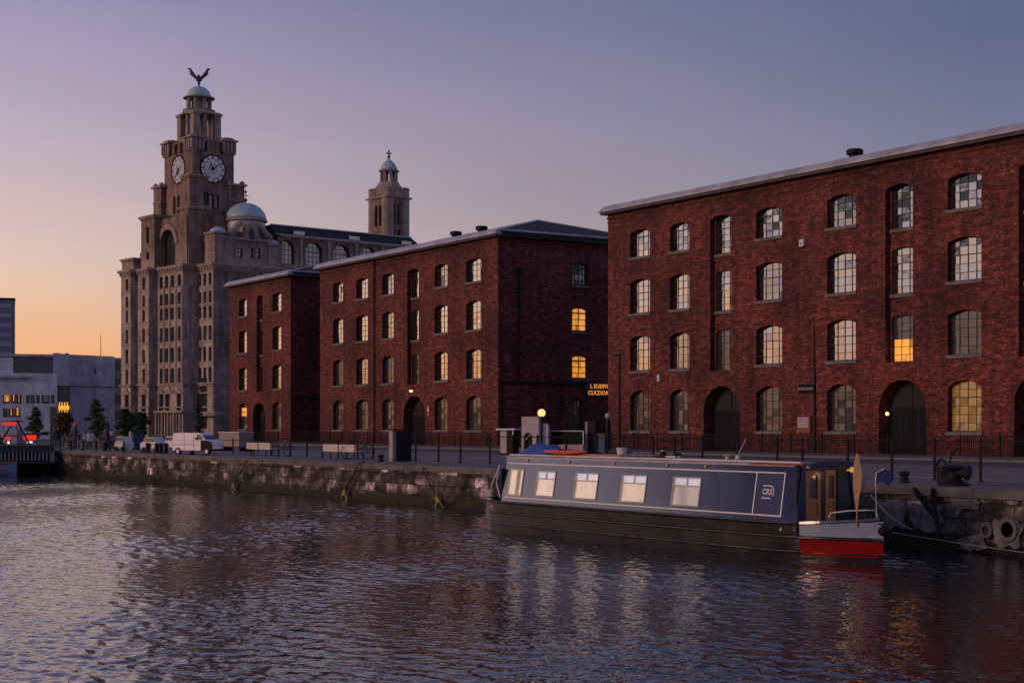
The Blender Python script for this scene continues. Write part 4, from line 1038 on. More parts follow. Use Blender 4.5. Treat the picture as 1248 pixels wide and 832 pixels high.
# cabin with tumblehome, cambered roof
zc0, zc1 = .905, 2.28
def cab_y(z, s_=1): return YC - s_ * (.985 - .22 * (z - zc0) / (zc1 - zc0))
wins = [(-40.55, -40.05), (-39.1, -38.1), (-37.0, -35.9)]
def pxX(px): t = (px - 624) / F; return XY(px, BYN + .12)
Wl = [(pxX(618.5), pxX(636), 0), (pxX(652), pxX(675), 1), (pxX(699), pxX(727), 1), (pxX(755.5), pxX(786), 1), (pxX(818), pxX(852), 1)]
Wz = (1.12, 1.88)
cops = [(bx_(a) + .02, bx_(b_) - .02, Wz[0], Wz[1], 0) for a, b_, _ in Wl]
mb = MB(); slant = .18
MC = lambda u, z, d: (u, cab_y(z) + d, z)
wall(mb, cX0, cX1, zc0, zc1, cops, MC, .05)
mb.quad((cX0, cab_y(zc0), zc0), (cX0 , cab_y(zc0, -1), zc0), (cX0 + slant, cab_y(zc1, -1), zc1), (cX0 , cab_y(zc1), zc1))
mb.quad((cX0, cab_y(zc0, -1), zc0), (cX1, cab_y(zc0, -1), zc0), (cX1, cab_y(zc1, -1), zc1), (cX0, cab_y(zc1, -1), zc1))
mb.quad((cX1, cab_y(zc0), zc0), (cX1, cab_y(zc0) + .05, zc0), (cX1, cab_y(zc1) + .05, zc1), (cX1, cab_y(zc1), zc1))
mb.build('cabin_side', NAVY, boat)
rm = MB(); n = 8; pr = [(cab_y(zc1) - .02, zc1 - .03)] + [(cab_y(zc1) - .02 + (cab_y(zc1, -1) - cab_y(zc1) + .04) * i / n, zc1 + .012 + .06 * math.sin(math.pi * i / n)) for i in range(n + 1)] + [(cab_y(zc1, -1) + .02, zc1 - .03)]
def rprism(x0, x1): 
    m_ = MB(); m_.prism(pr, x0, x1, 'yz'); return m_
autosmooth(rprism(cX0 - .06, cX1 - 1.9).build('roof', ROOFP, boat)); autosmooth(rprism(cX1 - 1.9, cX1 + .02).build('roof_red_panel', ROOFR, boat))
mb = MB()                           # handrail
mb.tube([(cX0 + .1, cab_y(zc1) + .03, zc1 + .055), (cX1 - .1, cab_y(zc1) + .03, zc1 + .055)], .022, 8); mb.build('handrail', CREAM, boat)
# coach lines
mb = MB(); W_ = .033
def cline(x0, x1, z0, z1):
    mb.add([MC(x0, z0, -.006), MC(x1, z0, -.006), MC(x1, z1, -.006), MC(x0, z1, -.006)], [(0, 1, 2, 3)])
zt_, zb_ = 2.06, 1.05
pv, pe = bx_(pxX(917.5)), bx_(pxX(944.5) ) + .25
cline(cX0 + .12, pe, zt_, zt_ + W_); cline(cX0 + .12, pe, zb_ - W_, zb_); cline(pe - .04, pe, zb_, zt_); cline(pv, pv + .04, zb_, zt_)
cline(cX0 + .05, cX1 - .01, zc1 - .04, zc1 - .015)
mb.build('coach_line', CREAM, boat)
mb = MB(); mb.add([MC(pv + .06, zb_ + .03, -.003), MC(pe - .06, zb_ + .03, -.003), MC(pe - .06, zt_ - .03, -.003), MC(pv + .06, zt_ - .03, -.003)], [(0, 1, 2, 3)]); mb.build('side_panel', mat('matt_navy', (.010, .026, .10), .5), boat)
ALU = mat('window_aluminium', (.50, .46, .44), .35, metal=.5, var=.15)
for i, (a, b_, k_) in enumerate(Wl):
    a, b_ = bx_(a), bx_(b_); mb = MB(); z0, z1 = Wz if i else (Wz[0] - .02, Wz[1] + .03)
    fr = .035
    def bx3(u0, u1, v0, v1, d0=-.02, d1=.03):
        p = [MC(u, z, dd) for z in (v0, v1) for dd in (d0, d1) for u in (u0, u1)]
        mb.add(p, [(0, 2, 3, 1), (4, 5, 7, 6), (0, 1, 5, 4), (2, 6, 7, 3), (0, 4, 6, 2), (1, 3, 7, 5)])
    bx3(a, a + fr, z0, z1); bx3(b_ - fr, b_, z0, z1); bx3(a + fr, b_ - fr, z0, z0 + fr); bx3(a + fr, b_ - fr, z1 - fr, z1)
    if k_: bx3(a + fr, b_ - fr, z1 - .245, z1 - .215); bx3((a + b_) / 2 - .008, (a + b_) / 2 + .008, z1 - .215, z1 - fr)
    else: bx3(a + (b_ - a) * .55, a + (b_ - a) * .72, z0 + fr, z1 - fr)
    w_ = mb.build('window', ALU, boat)
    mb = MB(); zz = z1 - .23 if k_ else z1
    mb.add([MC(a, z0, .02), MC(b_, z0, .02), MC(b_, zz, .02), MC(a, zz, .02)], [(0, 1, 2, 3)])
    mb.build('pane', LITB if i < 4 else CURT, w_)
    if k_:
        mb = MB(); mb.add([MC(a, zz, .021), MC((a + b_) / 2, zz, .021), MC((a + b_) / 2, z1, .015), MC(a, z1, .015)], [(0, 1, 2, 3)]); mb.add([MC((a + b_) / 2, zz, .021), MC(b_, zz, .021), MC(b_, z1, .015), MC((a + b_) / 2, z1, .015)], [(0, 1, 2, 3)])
        mb.build('top_light', glass_mat('painted_sky_glass', .3, .03, base=(.3, .3, .32), emit=(.62, .58, .66), es=.7, es2=(.5, .47, .55)) if 'painted_sky_glass' not in MATS else MATS['painted_sky_glass'], w_)  # pale sky reflection on the top panes, put in as cool emission
for x_ in (cX0 + 1.2, cX0 + 3.4, cX0 + 5.6, cX0 + 8.0, cX0 + 9.6):
    mb = MB(); c_ = Vector(MC(x_, 2.17, -.012)); mb.cyl(c_, c_ + Vector((0, -.02, .003)), .04, n=12); mb.build('brass_vent', BRASS, boat)
mb = MB()
for x_ in [cX0 + .6 + i * .62 for i in range(20)]:
    for z_ in (.70, .38): mb.box(x_ - .012, x_ + .012, YC - half(x_) - .008, YC - half(x_) - .001, z_ - .012, z_ + .012)
mb.build('rivets', BLACKM, boat)
# emblem on the panel
ec, ez, q = (pv + pe) / 2 - .05, 1.60, .17
mb = MB()
def es_(x0, x1, z0, z1): mb.add([MC(ec + x0, ez + z0, -.008), MC(ec + x1, ez + z0, -.008), MC(ec + x1, ez + z1, -.008), MC(ec + x0, ez + z1, -.008)], [(0, 1, 2, 3)])
es_(-q, q * .6, .135, .165); es_(-q * 1.1, q * .8, -.165, -.135)
for i in range(8):
    a0, a1 = math.pi / 2 - math.pi / 2 * i / 8, math.pi / 2 - math.pi / 2 * (i + 1) / 8
    P_ = lambda an, r: MC(ec + q * .6 + math.cos(an) * r * .8, ez + .0 + math.sin(an) * r, -.008)
    mb.add([P_(a0, .165), P_(a1, .165), P_(a1, .13), P_(a0, .13)], [(0, 1, 2, 3)])
es_(q * .6 + .104, q * .6 + .132, -.09, .0)
em = mb.build('emblem', WHITE, boat)
text('CR2', .19, basis(MC(ec, ez, -.010), (1, 0, 0), (0, .158, .987), (0, -.987, .158)), WHITE, em, 'lettering', .002, bold=.006)
text('AQ', .12, basis((cX0 - .55, YC - half(cX0 - .55) - .012, .70), (1, 0, 0), (0, 0, 1), (0, -1, 0)), CREAM, boat, 'lettering', .002)
# bow bulkhead with varnished doors, side wings and canopy hood
mb = MB(); mb.box(cX1 - .12, cX1 - .04, cab_y(zc0) + .05, cab_y(zc0) + .35, .56, zc1); mb.box(cX1 - .12, cX1 - .04, cab_y(zc0, -1) - .62, cab_y(zc0, -1) - .05, .56, zc1); mb.box(cX1 - .12, cX1 - .04, cab_y(zc0) + .35, cab_y(zc0, -1) - .62, 2.16, zc1)
mb.box(cX1 - .12, cX1 - .04, YC - .13, YC + .0, .56, 2.16)
mb.build('bulkhead', mat('dark_navy', (.004, .008, .03), .35), boat)
for (ya, yb, ang) in ((YC - .63, YC - .14, 0), (YC + .02, YC + .42, 0)):
    mb = MB(); x = cX1 - .10
    mb.box(x, x + .06, ya, ya + .10, .9, 2.15); mb.box(x, x + .06, yb - .10, yb, .9, 2.15); mb.box(x, x + .06, ya + .1, yb - .1, .9, 1.05); mb.box(x, x + .06, ya + .1, yb - .1, 2.02, 2.15); mb.box(x, x + .05, ya + .1, yb - .1, 1.38, 1.46)
    mb.box(x + .01, x + .03, ya + .1, yb - .1, 1.05, 1.38)
    d_ = mb.build('cabin_door', VARN, boat)
    mb = MB(); mb.quad((x + .02, ya + .1, 1.46), (x + .02, yb - .1, 1.46), (x + .02, yb - .1, 2.06), (x + .02, ya + .1, 2.06)); mb.build('pane', GLASS_D, d_)
mb = MB()   # hood over the doors, projecting
pr2 = [(y, z + .02) for y, z in pr]
mb.prism(pr2, cX1 + .02, cX1 + .30, 'yz'); mb.build('hood', mat('hood_canvas', (.010, .022, .07), .6, var=.3), boat)
mb = MB(); mb.sphere((cX1 + .1, cab_y(zc0, -1) - .22, 2.15), .07, 12, 8); mb.box(cX1 - .04, cX1 + .06, cab_y(zc0, -1) - .25, cab_y(zc0, -1) - .19, 2.12, 2.16); mb.build('brass_lamp', mat('lit_brass', (.6, .38, .12), .35, emit=(1, .5, .1), es=.5), boat)
ll = bpy.data.lights.new('lamp_light', 'POINT'); ll.energy = .8; ll.color = (1, .55, .22); ll.shadow_soft_size = .08; lo = bpy.data.objects.new('lamp_light', ll); COL.objects.link(lo); lo.parent = boat; lo.location = (cX1 + .42, YC + .2, 2.0)
mb = MB(); mb.cyl((cX1 + .03, YC - .66, 2.28), (cX1 + .12, YC - .66, 2.22), .05, .05, 8); mb.build('horn', WHITE, boat)
# bow rail and T stud
mb = MB(); mb.tube([(-1.15, YC - .62, 1.05), (-1.1, YC - .6, 1.16), (-.8, YC - .35, 1.22), (-.45, YC, 1.24), (-.42, YC + .2, 1.22)], .018, 6); mb.tube([(-.42, YC + .2, 1.22), (-.30, YC + .12, 1.0)], .018, 6); mb.build('grab_rail', CREAM, boat)
mb = MB(); mb.cyl((-.35, YC, 1.0), (-.35, YC, 1.22), .035, n=8); mb.tube([(-.35, YC - .12, 1.2), (-.35, YC + .12, 1.2)], .03, 8); mb.build('mooring_stud', BLACKM, boat)
mb = MB(); mb.sphere((.06, YC, .78), .13, 12, 8, (1, 1.6, 1)); mb.tube([(-.05, YC - .1, .95), (.06, YC, .88), (-.05, YC + .1, .95)], .02, 5); mb.build('bow_fender', BLACKM, boat)
# rivets on hull
mb = MB()
for x in (-2.4, -2.0): mb.cyl((x, YC - half(x) - .002, .72), (x, YC - half(x) - .012, .72), .035, n=10)
mb.build('hull_anode', WHITE, boat)
# stern: rail, tiller post
mb = MB(); 
mb.tube([(cX0 - .35, YC - .75, .93), (cX0 - .32, YC - .74, 1.75), (cX0 - .28, YC - .6, 2.0)], .028, 6); mb.tube([(cX0 - .7, YC - .6, .93), (cX0 - .75, YC - .5, 1.6), (cX0 - .75, YC + .5, 1.9)], .028, 6); mb.tube([(cX0 - .9, YC - .3, .93), (cX0 - .5, YC - .2, 1.45), (cX0 - .1, YC, 1.5)], .025, 6)
mb.build('stern_rail', BLACKM, boat)
mb = MB(); mb.tube([(cX0 - .36, YC - .8, 2.0), (cX0 - .6, YC - .95, 1.4), (cX0 - .85, YC - .85, 1.02)], .026, 5); mb.tube([(cX0 - .8, YC - .55, 1.95), (cX0 - .5, YC - .85, 1.45), (cX0 - .2, YC - .9, 1.0)], .026, 5); mb.build('stern_rope', WHITE, boat)
mb = MB(); mb.box(cX0 - .12, cX0 - .02, YC - .95, YC + .9, .85, 1.9); mb.build('stern_bulkhead', BLACKM, boat)

def boat_top(x, y): return zc1 + .012 + .10 * math.sin(math.pi * min(1, max(0, (y - cab_y(zc1)) / (cab_y(zc1, -1) - cab_y(zc1)))))
bw = lambda X, y: (X, BYN + y)
# things lying on the roof
mb = MB(); xx = pxX(655); zz = 2.36
vs = []; nx_, ny_ = 16, 8
for j in range(ny_ + 1):
    for i in range(nx_ + 1):
        u, v_ = i / nx_ * 2 - 1, j / ny_ * 2 - 1
        h = max(0, (1 - abs(u) ** 2.5)) * max(0, 1 - abs(v_) ** 2.5) * (.30 + .16 * mnoise.noise((u * 3.3, v_ * 3, 1)) - .07 * u)
        vs.append((u * .95, v_ * .42, h))
mb.add(vs, [(j * (nx_ + 1) + i, j * (nx_ + 1) + i + 1, (j + 1) * (nx_ + 1) + i + 1, (j + 1) * (nx_ + 1) + i) for j in range(ny_) for i in range(nx_)])
o = mb.build('tarpaulin', BLUEC, smooth=True); o.location = (pxX(641), BYN + .8, zz); tag(o, 'crumpled blue tarpaulin heaped on the left end of the boat roof', 'tarpaulin')
k_ = thing('kayak', 'long low orange kayak lying on the boat roof beside the blue tarpaulin', 'kayak', (pxX(674), BYN + .55, 2.36))
mb = MB(); sec = []
for i in range(13):
    u = i / 12 * 2 - 1; w_ = .26 * math.sqrt(max(0, 1 - u * u)) + .004; sec.append([(u * 1.1, math.cos(t_) * w_, .08 + math.sin(t_) * .085 * (w_ / .26) + .03 * u * u) for t_ in [2 * math.pi * q / 10 for q in range(10)]])
v = [p for s_ in sec for p in s_]; mb.add(v, [(i * 10 + j, i * 10 + (j + 1) % 10, (i + 1) * 10 + (j + 1) % 10, (i + 1) * 10 + j) for i in range(12) for j in range(10)])
mb.build('kayak_hull', ORNG, k_, smooth=True)
mb = MB(); mb.lathe([(.26, .155), (.28, .18), (.24, .18), (.22, .15)], 0, 0, 16, sy=.6); mb.build('cockpit_rim', BLACKM, k_)
for i, (x0, x1, y, r_, m_, lb) in enumerate(((XY(690, 26.6), XY(760, 26.6), .55, .03, VARN, 'brown wooden boat pole lying beside the orange kayak'), (XY(800, 27), XY(835, 27), .8, .028, WHITE, 'short pale boat pole lying on the middle of the boat roof'))):
    mb = MB(); mb.tube([(x0, BYN + y, 2.38), (x1, BYN + y + .1, 2.38)], r_, 8); o = mb.build('boat_pole', m_); tag(o, lb, 'pole')
g_ = thing('gangplank', 'dark gangplank resting on the boat roof right of the kayak', 'gangplank', (pxX(757), BYN + .75, 2.355))
mb = MB(); mb.bevbox(-.9, .9, -.13, .13, 0, .05, .01); mb.build('board', mat('dark_plank', (.06, .05, .06), .6, var=.4), g_); mb = MB(); [mb.box(-.8 + i * .35, -.76 + i * .35, -.13, .13, .051, .075) for i in range(5)]; mb.build('cleat', PALE, g_)
ch = thing('roof_chimney', 'short black stove chimney with brass band on the boat roof', 'chimney', (pxX(783), BYN + .85, 2.355))
mb = MB(); mb.lathe([(.10, 0), (.09, .1), (.075, .12), (.075, .24), (.095, .26), (.095, .29)], 0, 0, 14); mb.build('flue', BLACKM, ch); mb = MB(); mb.lathe([(.08, .18), (.08, .2)], 0, 0, 14); mb.build('band', BRASS, ch)
bk = thing('bucket', 'pale metal bucket standing on the boat roof beside the gangplank', 'bucket', (pxX(734), BYN + .8, 2.36)); mb = MB(); mb.lathe([(.11, 0), (.15, .24), (.155, .25), (.14, .24), (.10, .02)], 0, 0, 14); mb.build('pail', WHITE, bk); mb = MB(); mb.tube([(-.15, 0, .24), (-.1, 0, .36), (.1, 0, .36), (.15, 0, .24)], .008, 5); mb.build('handle', BLACKM, bk)
an = thing('aerial', 'thin tilted white aerial standing on the boat roof before the left arched door', 'aerial', (pxX(867), BYN + 1.0, 2.37)); mb = MB(); mb.lathe([(.07, 0), (.05, .06), (.02, .1)], 0, 0, 10); mb.build('base', WHITE, an); mb = MB(); mb.tube([(0, 0, .08), (.22, .1, .52)], .008, 5); mb.build('rod', WHITE, an)
for px, lb in ((798, 'left of two dark mushroom vents on the boat roof'), (858, 'right of two mushroom vents on the boat roof, near the aerial')):
    mv = thing('mushroom_vent', lb, 'vent', (pxX(px), BYN + .9, 2.36), group='mushroom vents on the boat roof'); mb = MB(); mb.lathe([(.05, 0), (.05, .07), (.12, .08), (.10, .12), (.03, .14)], 0, 0, 14); autosmooth(mb.build('cowl', BRASS if px > 800 else BLACKM, mv))
# wooden blade standing at the bow, small blue pennant
px_ = pxX(1048); bl = thing('upright_oar', 'tan wooden oar blade standing upright at the bow in front of the cabin', 'oar', (-26.35, 26.6, 1.26))
Xb = -26.35
mb = MB(); ol = [(-.02, 0), (.02, 0), (.045, .35), (.10, .7), (.115, 1.0), (.09, 1.35), (.03, 1.66), (0, 1.72), (-.045, 1.5), (-.085, 1.1), (-.075, .6)]
mb.prism([(a, b_) for a, b_ in ol], -.015, .015, 'xz'); o = mb.build('blade', mat('tan_varnish', (.75, .42, .18), .4, var=.2, vscale=5), bl); o.rotation_euler = (0, 0, R(57)); o.scale = (1, 1, .77)
mb = MB(); mb.cyl((0, 0, -.40), (0, 0, .02), .015, n=8); mb.build('loom', VARN, bl)
pn = thing('pennant', 'small navy pennant with white edge on a wire at the bow', 'pennant', (-26.1, 26.95, 1.95))
mb = MB(); mb.tube([(-.22, -.1, -.12), (.0, 0, .1), (.02, .02, -.9)], .008, 5); mb.build('wire', WHITE, pn)
mb = MB(); mb.add([(0, 0, -.08), (.02, .02, .18), (.16, .14, .26), (.26, .26, .2), (.28, .3, .02), (.2, .2, -.14), (.1, .1, -.02)], [(0, 1, 2, 3, 4, 5, 6)]); 
mb.add([(0, .02, -.08), (.02, .04, .18), (.16, .16, .26), (.26, .28, .2), (.28, .32, .02), (.2, .22, -.14), (.1, .12, -.02)], [(6, 5, 4, 3, 2, 1, 0)]); mb.build('cloth', mat('navy_cloth', (.015, .03, .12), .8), pn)
mb = MB(); mb.tube([(0, 0, -.08), (.02, .02, .18), (.16, .14, .27)], .014, 5); mb.build('hem', WHITE, pn)

def sag(a, b_, s_, n=14): return [tuple(Vector(a).lerp(Vector(b_), i / n) + Vector((0, 0, -s_ * 4 * (i / n) * (1 - i / n)))) for i in range(n + 1)]
def rope(name, pts, r_, m_, lb, cat): mb = MB(); mb.tube(pts, r_, 6); return tag(mb.build(name, m_, smooth=True), lb, cat)
P1 = at_depth(1112, 38); 
rope('mooring_rope', sag((-26.2, 26.9, 1.6), (P1[0], P1[1] , zpx(645, 38)), .12), .014, ROPE, 'pale mooring rope running down from the bow pennant', 'rope')
rope('mooring_rope', sag((-28.0 + .2, 28.0, .75), (-21.8, 31.0, .03), .05), .007, ROPE, 'thin pale line trailing into the dark water right of the bow', 'rope')
# old pale render still clinging to the wall at the right
qw = [o_ for o_ in bpy.data.objects if o_.name == 'quay_wall'][0]
RM = mat('flaking_render', (.27, .25, .265), .9, dirt=(.05, .045, .045), vscale=3.2, bump=.8, bscale=9)
rp = random.Random(9)
for (a_, b2_, y0_, y1_2) in ((1063, 1106, 607, 646), (1108, 1150, 611, 650), (1160, 1196, 604, 622), (1208, 1247, 630, 668), (1226, 1244, 603, 616), (1168, 1204, 650, 672)):
    n = 22; pts = []
    for i in range(n):
        t_ = 2 * math.pi * i / n; cs, sn = math.cos(t_), math.sin(t_); q_ = max(abs(cs), abs(sn)) ** .6; rr = rp.uniform(.72, 1.08) / q_
        px2, py2 = (a_ + b2_) / 2 + (b2_ - a_) / 2 * cs * rr, (y0_ + y1_2) / 2 + (y1_2 - y0_) / 2 * sn * rr
        X2 = XY(px2, 31.33); pts.append((X2, min(G - .26, zpx(py2, depth_of(X2, 31.33)))))
    mb = MB(); mb.prism(pts, 31.30, 31.42); mb.build('render_patch', RM, qw)
# capstan on the quay edge with heavy chains
cx_, cy_ = at_depth(1153, 41.5)
cp = thing('capstan', 'black iron capstan with chains on the quay edge right of the boat', 'capstan', (cx_, cy_ + .3, G))
mb = MB(); mb.lathe([(.42, 0), (.42, .06), (.30, .10), (.20, .2), (.19, .36), (.30, .44), (.33, .5), (.20, .56)], 0, 0, 16); autosmooth(mb.build('drum', BLACKM, cp))
mb = MB(); mb.cyl((-.25, -.1, .42), (.45, .1, .34), .12, .16, 12); mb.cyl((.38, .08, .35), (.44, .1, .34), .2, .2, 12); mb.box(-.5, -.2, -.1, .1, .05, .5); mb.build('gear', BLACKM, cp)
mb = MB(); mb.tube([(-.42 + .16 * math.cos(t_), 0, .5 + .2 * math.sin(t_)) for t_ in [2 * math.pi * q / 14 for q in range(14)]], .035, 6); mb.build('ring', BLACKM, cp)
mb = MB(); mb.tube([(-.15, 0, .6), (-.05, 0, .85), (.12, 0, .98), (.22, 0, .96)], .022, 6); mb.build('crank_handle', BLACKM, cp)
def chain(a, b_, s_, lb, r_=.05):
    mb = MB(); pts = sag(a, b_, s_, 40); 
    for i in range(0, 40):
        p, q = Vector(pts[i]), Vector(pts[i + 1]); d = (q - p); n_ = d.orthogonal().normalized() if i % 2 else d.cross(d.orthogonal()).normalized()
        mb.tube([p - d * .15 , p + d * .2 + n_ * r_, p + d * .8 + n_ * r_, q + d * .15], r_ * .45, 5); mb.tube([p - d * .15, p + d * .2 - n_ * r_, p + d * .8 - n_ * r_, q + d * .15], r_ * .45, 5)
    return tag(mb.build('mooring_chain', BLACKM), lb, 'chain', 'chains hanging from the capstan')
e1 = at_depth(1108, 39.5); e2 = at_depth(1104, 38.6)
chain((cx_ - .3, 31.30, G - .05), (e1[0], 30.9, .85), .05, 'steeper left chain hanging from the capstan down the quay wall')
chain((cx_ + .35, 31.28, G - .05), (e2[0], 30.3, .55), .16, 'longer right chain sagging from the capstan toward the bow')
# round pipe mouths and old tyres on the wall at far right
for (px, py, r_, lb) in ((1229, 645, 1.0, 'larger round drain mouth ringed in stone, low on the quay wall at far right'), (1203, 646, .62, 'smaller round drain mouth just left of the larger one on the quay wall')):
    X_ = XY(px, 31.3); d = depth_of(X_, 31.3); pm_ = thing('drain_mouth', lb, 'drain', (X_, 31.3, zpx(py, d))); pm_.scale = (r_, 1, r_)
    mb = MB(); mb.add([(r * math.cos(t_), y_, r * math.sin(t_)) for (r, y_) in ((.19, -.06), (.30, -.06), (.34, .05), (.19, .06)) for t_ in [2 * math.pi * q / 20 for q in range(20)]], [(k2 * 20 + i, k2 * 20 + (i + 1) % 20, (k2 + 1) * 20 + (i + 1) % 20, (k2 + 1) * 20 + i) for k2 in range(3) for i in range(20)]); mb.build('collar', COPE, pm_)
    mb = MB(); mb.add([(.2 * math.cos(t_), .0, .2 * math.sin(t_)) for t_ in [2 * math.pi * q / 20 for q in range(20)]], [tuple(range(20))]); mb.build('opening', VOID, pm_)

# ------------------------------------------------------------------ quay railings
def railing(name, label, xs_, y, h, wire=(1.0,), bars=None, group=None, post=.032, tallm=BLACKM, panel_h=(.12, .98)):
    t = thing(name, label, 'railing', (xs_[0], y, G), group=group); rr = random.Random(5)
    for x in xs_:
        mb = MB(); u = x - xs_[0]; hh = h
        mb.box(u - post, u + post, -post, post, 0, hh); mb.box(u - post * 2, u + post * 2, -post * 2, post * 2, 0, .03); mb.lathe([(post * 1.3, hh), (post * 1.5, hh + post), (.01, hh + post * 2.2)], u, 0, 6); mb.build('post', tallm, t)
    Lx = xs_[-1] - xs_[0]
    mb = MB()
    for wz_ in wire: mb.tube([(0, 0, h * wz_ - .03), (Lx, 0, h * wz_ - .03)], .018, 6)
    mb.build('top_rail', tallm, t)
    if bars:
        mb = MB(); n = int(Lx / bars)
        for i in range(1, n): u = i * Lx / n; mb.box(u - .011, u + .011, -.011, .011, panel_h[0], h * panel_h[1] - .03)
        mb.box(0, Lx, -.015, .015, panel_h[0], panel_h[0] + .035); mb.build('bar_panel', tallm, t)
    return t
pxs = [1195, 1139, 1087, 1033, 978, 947, 899, 856, 822, 796, 760, 728, 690, 655, 625, 597, 561, 534.6, 506.6, 480, 454.7]
xs_r = sorted([XY(p, 35.4) for p in pxs] + [-28.5, -26.6, -24.6])
railing('quay_railing', 'waterside railing of tall black posts and one thin rail, behind the boat', xs_r, 35.4, 1.18, (1.0,), None)
xs_l = [XY(p, 35.4) for p in (212, 233, 257, 284, 306, 331, 354, 374, 393, 412, 436)]
railing('quay_railing', 'low waterside railing with short black posts beside the benches, left stretch', xs_l, 35.4, .82, (1.0, .5), None)
railing('bar_railing', 'long black railing of close upright bars before the right warehouse', [XY(745, 61.2) + i * 2.45 for i in range(22)], 61.2, 1.15, (1.0,), .13)
railing('bar_railing', 'black railing of close upright bars before the middle warehouse', [XY(360, 61.2) + i * 2.4 for i in range(18)], 61.2, 1.15, (1.0,), .15)
railing('bar_railing', 'black railing of close upright bars before the smallest warehouse', [XY(268, 61.2) + i * 2.4 for i in range(7)], 61.2, 1.15, (1.0,), .15)

# benches with pale slatted backs, seen from behind
def bench(loc, rz, w_, label):
    t = thing('bench', label, 'bench', loc, rz, 'slatted benches facing the warehouses')
    mb = MB()
    for k_ in range(3): mb.bevbox(-w_ / 2, w_ / 2, -.03, .0, .36 + k_ * .12, .36 + k_ * .12 + .105, .006)
    mb.build('backrest', PALE, t)
    mb = MB()
    for k_ in range(4): mb.bevbox(-w_ / 2, w_ / 2, .04 + k_ * .11, .04 + k_ * .11 + .095, .38, .41, .006)
    mb.build('seat', PALE, t)
    for u in (-w_ / 2 + .06, 0, w_ / 2 - .06):
        mb = MB(); mb.box(u - .025, u + .025, -.055, -.031, 0, .72); mb.box(u - .025, u + .025, .4, .45, 0, .37); mb.box(u - .025, u + .025, -.03, .45, .33, .37); mb.build('leg', BLACKM, t)
    return t
for (pa_, pb2, lb) in ((300, 331, 'left bench with a pale slatted back on the quay, near the timber crate'), (393, 434, 'right bench with a pale slatted back on the quay, beside the leaning bicycle')):
    xa, xb2 = XY(pa_, 34.2), XY(pb2, 34.2); bench(((xa + xb2) / 2, 34.2, G), 0, xb2 - xa, lb)
cr = thing('timber_crate', 'large pale boarded crate behind the left end of the left bench', 'crate', (XY(287.5, 40), 40, G)); 
wq = (XY(300, 40) - XY(275, 40)) / 2
mb = MB()
for i in range(6): u = -wq + 2 * wq * i / 6; mb.bevbox(u + .01, u + 2 * wq / 6 - .01, -.5, .5, .3, 1.18, .01)
mb.build('boards', mat('weathered_board', (.30, .235, .21), .8, var=.4, vscale=3, stretch=(6, 6, 1)), cr); mb = MB(); mb.box(-wq - .04, wq + .04, -.54, .54, 1.19, 1.25); mb.build('lid', PALE, cr)
for u in (-wq + .1, wq - .1): mb = MB(); mb.box(u - .06, u + .06, -.45, .45, 0, .29); mb.build('skid', BLACKM, cr)

# bicycles leaning on the railing
def bicycle(loc, rz, label):
    t = thing('bicycle', label, 'bicycle', loc, rz, 'bicycles leaning on the waterside railing')
    for x in (-.5, .5):
        mb = MB(); pts = [(x + .33 * math.cos(a), 0, .34 + .33 * math.sin(a)) for a in [2 * math.pi * i / 18 for i in range(19)]]; mb.tube(pts, .02, 5)
        for i in range(8): a = math.pi * i / 8; mb.tube([(x + .32 * math.cos(a), 0, .34 + .32 * math.sin(a)), (x - .32 * math.cos(a), 0, .34 - .32 * math.sin(a))], .004, 3)
        mb.build('wheel', BLACKM, t)
    mb = MB()
    for a, b_ in (((-.5, 0, .34), (-.15, 0, .34)), ((-.5, 0, .34), (-.25, 0, .75)), ((-.15, 0, .34), (-.28, 0, .85)), ((-.25, 0, .75), (.35, 0, .8)), ((-.15, 0, .34), (.36, 0, .7)), ((.5, 0, .34), (.34, 0, .9))): mb.tube([a, b_], .018, 6)
    mb.build('frame', mat('bicycle_paint', (.05, .07, .10), .4), t)
    mb = MB(); mb.tube([(.33, -.26, .95), (.34, 0, .92), (.33, .26, .95)], .015, 6); mb.build('handlebar', BLACKM, t)
    mb = MB(); mb.sphere((-.29, 0, .88), .1, 8, 6, (1.3, .7, .4)); mb.build('saddle', BLACKM, t); return t
bicycle((XY(436, 34.8), 34.8, G), R(75), 'bicycle leaning at the right end of the right bench')
bicycle((XY(343, 35.1), 35.1, G), R(10), 'bicycle leaning on the railing between the two benches')

# stone and steel quay pillars
def pillar(px_, Y, w_, dp, h, label, m1, m2, cap=True):
    t = thing('quay_pillar', label, 'pillar', (XY(px_, Y), Y, G))
    mb = MB(); mb.bevbox(-w_ / 2, w_ / 2, 0, .18, 0, h, .015); mb.build('stone_face', m1, t)
    mb = MB(); mb.bevbox(-w_ / 2 + .02, w_ / 2 + .1, .181, dp, 0, h - .02, .02); mb.build('cabinet', m2, t)
    if cap: mb = MB(); mb.bevbox(-w_ / 2 - .03, w_ / 2 + .13, -.03, dp + .03, h, h + .05, .015); mb.build('cap', m2, t)
    return t
PKST = mat('pink_sandstone', (.40, .29, .25), .8, var=.3, vscale=2, bump=.3, bscale=9)
NVC = mat('dark_blue_cabinet', (.015, .03, .06), .4, var=.2)
pillar(476, 34.0, .34, .95, 1.42, 'dark cabinet pillar with pale stone face on the quay before the middle warehouse', PKST, BLACKM)
pillar(158, 36.0, .22, 1.0, 1.25, 'dark blue cabinet pillar on the quay left of the white van', PALE, NVC)
for (px, lb) in ((464, 'small dark stone bollard left of the cabinet pillar'), (1102, 'small dark bollard on the quay behind the bow')):
    t = thing('mooring_bollard', lb, 'bollard', (XY(px, 33), 33, G)); mb = MB(); mb.lathe([(.16, 0), (.13, .06), (.11, .2), (.16, .26), (.15, .31), (.05, .34)], 0, 0, 12); autosmooth(mb.build('cast_body', BLACKM, t))
